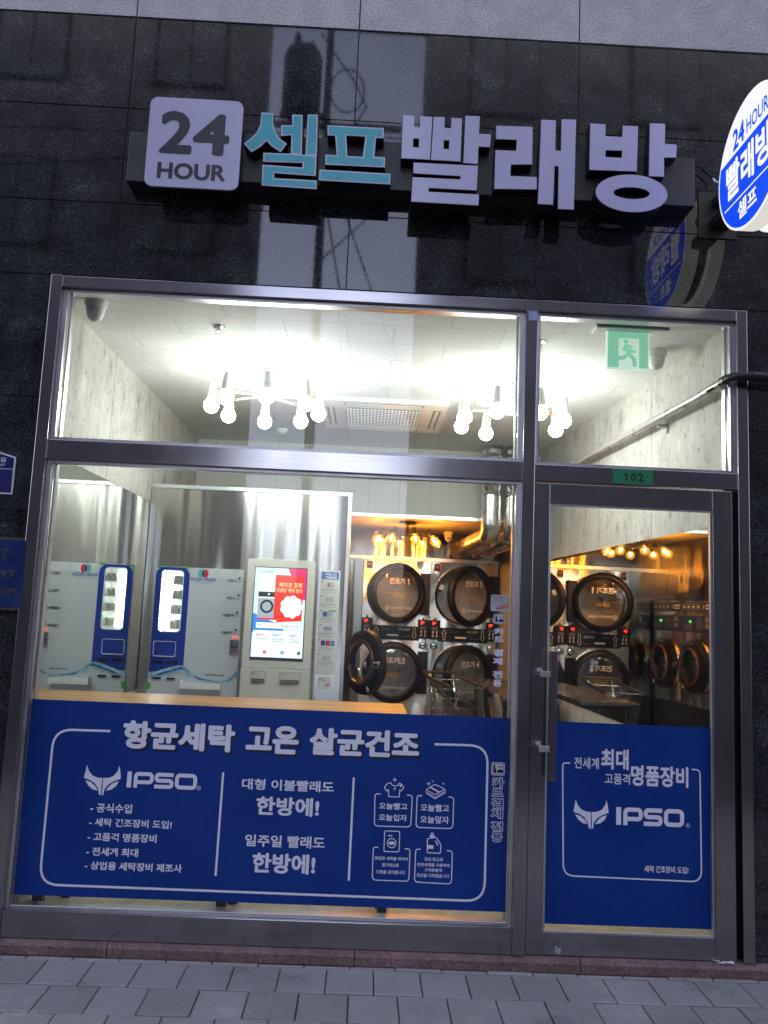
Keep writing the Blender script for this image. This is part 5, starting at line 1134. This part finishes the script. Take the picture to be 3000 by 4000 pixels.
for v in (.05, Wc-.05):
    mb.tube([CP(.05, v, .955), CP(.20, v, .70), CP(.16, v, .20), CP(.14, v, .13)], .011, 8); mb.tube([CP(.16, v, .20), CP(.30, v, .16), CP(.80, v, .16), CP(.86, v, .20), CP(.80, v, .47)], .011, 8)
mb.build('frame', M['chrome'], LC, True)
MB().tube([CP(.0, -.01, .965), CP(.0, Wc+.01, .965)], .016, 10).tube([CP(0, 0, .962), CP(.2, 0, .93), CP(.95, 0, .912)], .014, 10).tube([CP(0, Wc, .962), CP(.2, Wc, .93), CP(.95, Wc, .912)], .014, 10).build('grip_bar', M['grip'], LC, True)
for u in (.14, .82):
    for v in (.05, Wc-.05):
        p = CP(u, v, .085); MB().lathe([(0, -.015), (.05, -.015), (.055, 0), (.05, .015), (0, .015)], p, nv, 16).build('caster', M['black_plastic'], LC, True)

# ================================================================== LAMPS
def chandelier(cx, cy_, rot, label):
    Cn = thing('chandelier', label, 'ceiling lamp', (cx, cy_, ZC-.30), 'white eight globe chandeliers')
    mb = MB().lathe([(0, 0), (.092, 0), (.092, -.02), (.085, -.028), (0, -.028)], (cx, cy_, ZC-.001), (0, 0, 1), 32)
    mb.lathe([(.009, -.028), (.009, -.17)], (cx, cy_, ZC), (0, 0, 1), 12); mb.lathe([(0, -.165), (.062, -.165), (.062, -.205), (.05, -.215), (0, -.215)], (cx, cy_, ZC), (0, 0, 1), 28); mb.build('canopy', M['white_paint'], Cn, True)
    mb = MB()
    for k in range(3): mb.sphere((cx+.075*math.cos(2.1*k+.4), cy_+.075*math.sin(2.1*k+.4), ZC-.034), .008, 8)
    mb.build('canopy_screw', M['copper'], Cn, True)
    for k in range(8):
        a = R_(45*k+rot); ca_, sa = math.cos(a), math.sin(a); zh = ZC-.190; r2 = .335
        P = lambda r, z: Vector((cx+r*ca_, cy_+r*sa, z))
        arm = MB().tube([P(.06, zh), P(.29, zh+.012)], .0065, 8).build('arm', M['white_paint'], Cn, True)
        mb = MB().tube([P(.262, zh+.011), P(.318, zh+.014)], .0078, 8); mb.tube([P(r2-.012, zh+.014), P(r2, zh+.014)], .012, 10); mb.build('joint', M['copper'], arm, True)
        MB().lathe([(0, .062), (.019, .062), (.022, .05), (.034, -.050), (.030, -.054)], P(r2+.004, zh), (0, 0, 1), 20).build('lamp_cup', M['white_paint'], arm, True)
        MB().sphere(P(r2+.004, zh-.092), .0475, 20).build('globe_bulb', M['bulb'], arm, True)
chandelier(-.684, 1.243, 8, 'white chandelier of eight lit globes near the left wall')
chandelier(.904, 1.294, 20, 'white chandelier of eight lit globes near the right wall')
AC_ = thing('amber_chandelier', 'black spider ceiling lamp with amber filament bulbs over the alcove', 'ceiling lamp', (.40, 4.1, 2.25))
ax_, ay_ = .403, 4.1
mb = MB().lathe([(0, 0), (.085, 0), (.085, -.022), (0, -.022)], (ax_, ay_, ZA), (0, 0, 1), 28); mb.lathe([(.009, -.02), (.009, -.14)], (ax_, ay_, ZA), (0, 0, 1), 10); mb.lathe([(0, -.115), (.028, -.115), (.028, -.15), (0, -.15)], (ax_, ay_, ZA), (0, 0, 1), 16); mb.build('canopy', M['black_metal'], AC_, True)
for k in range(8):
    a = R_(45*k+12); P = lambda r, z: Vector((ax_+r*math.cos(a), ay_+r*math.sin(a), z)); zh = ZA-.13
    arm = MB().tube([P(.02, zh), P(.25, zh-.005)], .0065, 8).build('arm', M['black_metal'], AC_, True)
    tl = (P(1, 0)-P(0, 0)).normalized()*.55 + Vector((0, 0, -.85)); tl.normalize(); s0 = P(.235, zh+.045)
    MB().tube([s0, s0+tl*.078], .021, 14).build('socket', M['black_metal'], arm, True)
    bc = s0+tl*.122
    MB().lathe([(.016, -.048), (.022, -.036), (.043, -.005), (.046, .012), (.036, .038), (.012, .05), (.006, .06), (0, .062)], bc, tl, 20).build('glass_bulb', M['bulb_glass'], arm, True)
    mb = MB(); mb.lathe([(0, -.02), (.009, -.014), (.0125, 0), (.009, .014), (0, .02)], bc, tl, 8); mb.build('filament', M['amber_core'], arm, True)

# ================================================================== CEILING FITTINGS
def dome_cam(x, y, z, label, r=.056):
    Cm = thing('dome_camera', label, 'security camera', (x, y, z), 'white ceiling security cameras')
    MB().lathe([(0, 0), (r, 0), (r, -.026), (r*.95, -.034), (r*.86, -.036)], (x, y, z-.0005), (0, 0, 1), 28).build('base', M['white_plastic'], Cm, True)
    MB().lathe([(r*.86, -.03), (r*.82, -.06), (r*.66, -.09), (r*.36, -.108), (0, -.112)], (x, y, z), (0, 0, 1), 28).build('eyeball', M['white_plastic'], Cm, True)
    MB().lathe([(0, .002), (.017, .002), (.019, -.006)], (x, y-r*.62, z-.078), (0, -.75, -.66), 14).build('lens', M['smoke_dark'] if z < 2.5 else M['white_plastic'], Cm, True)
dome_cam(-1.448, .24, ZC, 'white dome camera on the ceiling in the left front corner')
dome_cam(1.585, .57, ZC, 'white dome camera on the ceiling behind the green exit sign')
dome_cam(.895, 4.9, ZA, 'white dome camera with black lens under the low alcove ceiling')
def sprinkler(x, y, label):
    Sp = thing('sprinkler_head', label, 'sprinkler', (x, y, ZC), 'chrome ceiling sprinkler heads')
    MB().lathe([(0, 0), (.034, 0), (.031, -.006), (.013, -.008), (.010, -.03), (0, -.03)], (x, y, ZC-.0005), (0, 0, 1), 20).build('rose', M['chrome'], Sp, True)
    mb = MB(); mb.tube([(x-.012, y, ZC-.02), (x-.012, y, ZC-.044), (x, y, ZC-.052), (x+.012, y, ZC-.044), (x+.012, y, ZC-.02)], .003, 6); mb.lathe([(0, -.052), (.022, -.053), (.022, -.055), (0, -.055)], (x, y, ZC), (0, 0, 1), 14); mb.build('deflector', M['chrome'], Sp, True)
sprinkler(-.87, .53, 'chrome sprinkler head in the ceiling behind the large upper pane')
sprinkler(.91, .513, 'chrome sprinkler head in the ceiling beside the window mullion')
SD = thing('smoke_detector', 'small round white smoke detector on the ceiling behind the left chandelier', 'smoke detector', (-.776, 3.04, ZC))
MB().lathe([(0, 0), (.05, 0), (.05, -.014), (.046, -.018)], (-.776, 3.04, ZC-.0005), (0, 0, 1), 24).build('base', M['white_plastic'], SD, True)
MB().lathe([(.04, -.018), (.04, -.03), (.025, -.042), (0, -.044)], (-.776, 3.04, ZC), (0, 0, 1), 24).build('sensor_cap', M['white_plastic'], SD, True)
AC = thing('ceiling_air_conditioner', 'square white cassette air conditioner flush in the tiled ceiling', 'air conditioner', (.085, 2.33, ZC))
ax0, ax1, ay0, ay1 = -.385, .555, 1.86, 2.80
mb = MB(); fr = Fr((0, 0, ZC-.001), (1, 0, 0), (0, -1, 0))
f_ = lambda r: [(a, -b) for a, b in r]
mb.prism(f_(rrect(ax0, ay0, ax1, ay1, .03))[::-1], fr.lift(.03), .03); mb.build('panel', M['white_plastic'], AC, bevel=.006)
fr = fr.lift(.0306); mb = MB(); gx0, gx1, gy0, gy1 = -.19, .36, 2.06, 2.62
mb.poly(f_(rrect(gx0-.01, gy0-.01, gx1+.01, gy1+.01, .03)), fr, 0); mb.build('grille_back', M['grille_dark'], AC)
mb = MB(); zz = ZC-.034
for k in range(22): x = gx0+(gx1-gx0)*k/21; mb.box(x-.0055, x+.0055, gy0, gy1, zz-.006, zz)
for k in range(12): y = gy0+(gy1-gy0)*k/11; mb.box(gx0, gx1, y-.005, y+.005, zz-.009, zz-.0065)
mb.build('grille', M['white_plastic'], AC)
for a in range(4):
    mb = MB(); cx, cyy = .085, 2.33
    def rt(p, a=a):
        t = R_(90*a); dx, dy = p.x, p.y; return Vector((cx+dx*math.cos(t)-dy*math.sin(t), cyy+dx*math.sin(t)+dy*math.cos(t), p.z))
    mb.box(-.29, .29, -.425, -.37, ZC-.0335, ZC-.0312, 0, rt); mb.box(-.28, .28, -.412, -.382, ZC-.0365, ZC-.0338, 1, rt); mb.build('louvre', [M['grille_dark'], M['white_plastic']], AC)
EX = thing('exit_sign', 'green lit running man exit sign hanging from a white ceiling box', 'sign', (1.28, .21, 2.75))
x0, z0, x1, z1 = box2(crop(2000, 1000, .6028), (612, 474), (886, 745), .21)
mb = MB(); mb.box(x0-.07, x1+.09, .15, .27, ZC-.036, ZC-.001); hb = mb.build('ceiling_box', M['white_plastic'], EX, bevel=.008)
mb = MB()
for xx in (x0-.02, x1+.03):
    for k in range(5): mb.box(xx+k*.006, xx+.003+k*.006, .1485, .1495, ZC-.026, ZC-.010)
mb.build('vent_slot', M['grille_dark'], hb)
mb = MB(); mb.box(x0, x1, .203, .217, z0, ZC-.037); mb.build('rim', M['exit_white'], EX)
fe = wallfr(.2022); w_, h_ = x1-x0, z1-z0
def ep(*ps): return [(x0+w_*a, z0+h_*b) for a, b in ps]
mb = MB(); mb.poly(ep((.03, .04), (.97, .04), (.97, .95), (.03, .95)), fe); mb.build('green_face', M['exit_green'], EX)
L = MB(); f2 = fe.lift(.0008)
L.poly(ep((.28, .04), (.76, .04), (.76, .78), (.28, .78)), f2, 0)
f3 = fe.lift(.0016); L.disc(ep((.45, .70))[0], w_*.055, f3, 1, 14)
L.stroke(ep((.60, .55), (.45, .60), (.40, .46)), w_*.075, f3, 1); L.stroke(ep((.49, .58), (.52, .36)), w_*.12, f3, 1); L.stroke(ep((.52, .38), (.64, .26), (.66, .08)), w_*.09, f3, 1); L.stroke(ep((.50, .38), (.38, .28), (.20, .27)), w_*.09, f3, 1); L.stroke(ep((.50, .54), (.60, .44), (.68, .46)), w_*.06, f3, 1)
L.build('running_figure', [M['exit_white'], M['exit_green']], EX)

# ================================================================== ACROSS THE STREET (seen only as reflections in the polished granite and glass)
def opp(name, x0, x1, y0, y1, h, m, label, cols, rows, wz):
    Bd = thing(name, label, 'building', ((x0+x1)/2, y0, 0))
    k = (3.7-y0)/(3.7-y1); a, b = (x0, x1*k) if x1 < 0 else (x0*k, x1); fr = Fr((0, 0, h), (1, 0, 0), (0, 1, 0))   # the plot is a trapezium: its side wall runs back at an angle
    mb = MB(); mb.prism([(x0, y1), (a, y0), (b, y0), (x1, y1)], fr, h+.1); mb.build('wall', m, Bd)
    mb = MB(); mb.prism([(x0, y1+.1), (a, y0), (b, y0), (x1, y1+.1)], fr.lift(.25), .248); mb.build('parapet', M['opp_wall2'], Bd)
    for r_ in range(rows):
        for c in range(cols):
            cx = x0 + (x1-x0)*(c+.5)/cols; z = wz+r_*3.0
            mb = MB(); mb.box(cx-.62, cx+.62, y1+.002, y1+.05, z-.1, z+1.5); wf = mb.build('window', M['black_metal'], Bd)
            mb = MB(); mb.box(cx-.56, cx-.02, y1+.0505, y1+.058, z-.04, z+1.44); mb.box(cx+.02, cx+.56, y1+.0505, y1+.058, z-.04, z+1.44); mb.build('pane', M['opp_glass'], wf)
opp('brick_building', -13, -2.02, -18, -9.0, 13.6, M['opp_wall'], 'tall brown building across the street mirrored in the left granite', 4, 4, 1.4)
opp('rendered_building', .62, 12, -18, -9.0, 14.5, M['opp_wall2'], 'tall grey building across the street mirrored in the right granite', 4, 4, 1.2)
UP = thing('utility_pole', 'concrete utility pole with transformer cans mirrored in the granite over the window', 'utility pole', (-.86, -7.0, -.03))
MB().tube([(-.86, -7, -.03), (-.86, -7, 10.6)], [.085, .05], 14).build('pole', M['pole'], UP, True)
for x in (-1.24,):
    mb = MB().lathe([(0, 0), (.26, 0), (.28, .05), (.28, .85), (.24, .95), (.1, 1.02), (0, 1.03)], (x, -7, 8.62), (0, 0, 1), 20); mb.lathe([(.05, 1.0), (.05, 1.2), (.02, 1.28), (0, 1.28)], (x-.1, -7, 8.62), (0, 0, 1), 10)
    mb.lathe([(.035, 1.0), (.035, 1.12), (0, 1.14)], (x+.12, -7, 8.62), (0, 0, 1), 10); mb.box(x-.3, x+.4, -7.03, -6.97, 8.55, 8.63); mb.build('transformer', M['can'], UP, True)
mb = MB(); mb.box(-2.4, .6, -7.05, -6.95, 10.0, 10.08); mb.box(-1.6, .3, -7.05, -6.95, 8.42, 8.48); mb.build('crossarm', M['can'], UP)
def wire(ps, r=.014):
    o = []
    for a, b in zip(ps, ps[1:]):
        a, b = Vector(a), Vector(b); L_ = (b-a).length
        for k in range(12): t = k/12; p = a.lerp(b, t); p.z -= .05*L_*4*t*(1-t)*.35; o.append(p)
    o.append(Vector(ps[-1])); return o
mb = MB()
for ps in ([(-12, -7, 8.4), (-.86, -7, 8.35), (14, -7, 8.7)], [(-12, -7.0, 7.2), (-.86, -7, 8.2), (14, -7.2, 7.9)], [(-.86, -7, 8.1), (.4, -9, 5.6)], [(-.86, -7, 7.6), (-.35, -7.3, 5.2), (1.2, -9, 4.2)], [(-.86, -7, 6.4), (.62, -9, 9.2)], [(-1.0, -7, 9.9), (-.5, -7, 9.2), (-.3, -7, 8.8), (-.45, -7, 8.5), (-.86, -7, 8.42)]):
    mb.tube(wire(ps), .014, 5)
t_ = [(-.58+.24*math.cos(R_(a)), -6.98, 9.0+.34*math.sin(R_(a))) for a in range(0, 360, 20)]; mb.tube(t_+[t_[0]], .013, 5)
mb.build('power_line', M['black_metal'], UP, True)
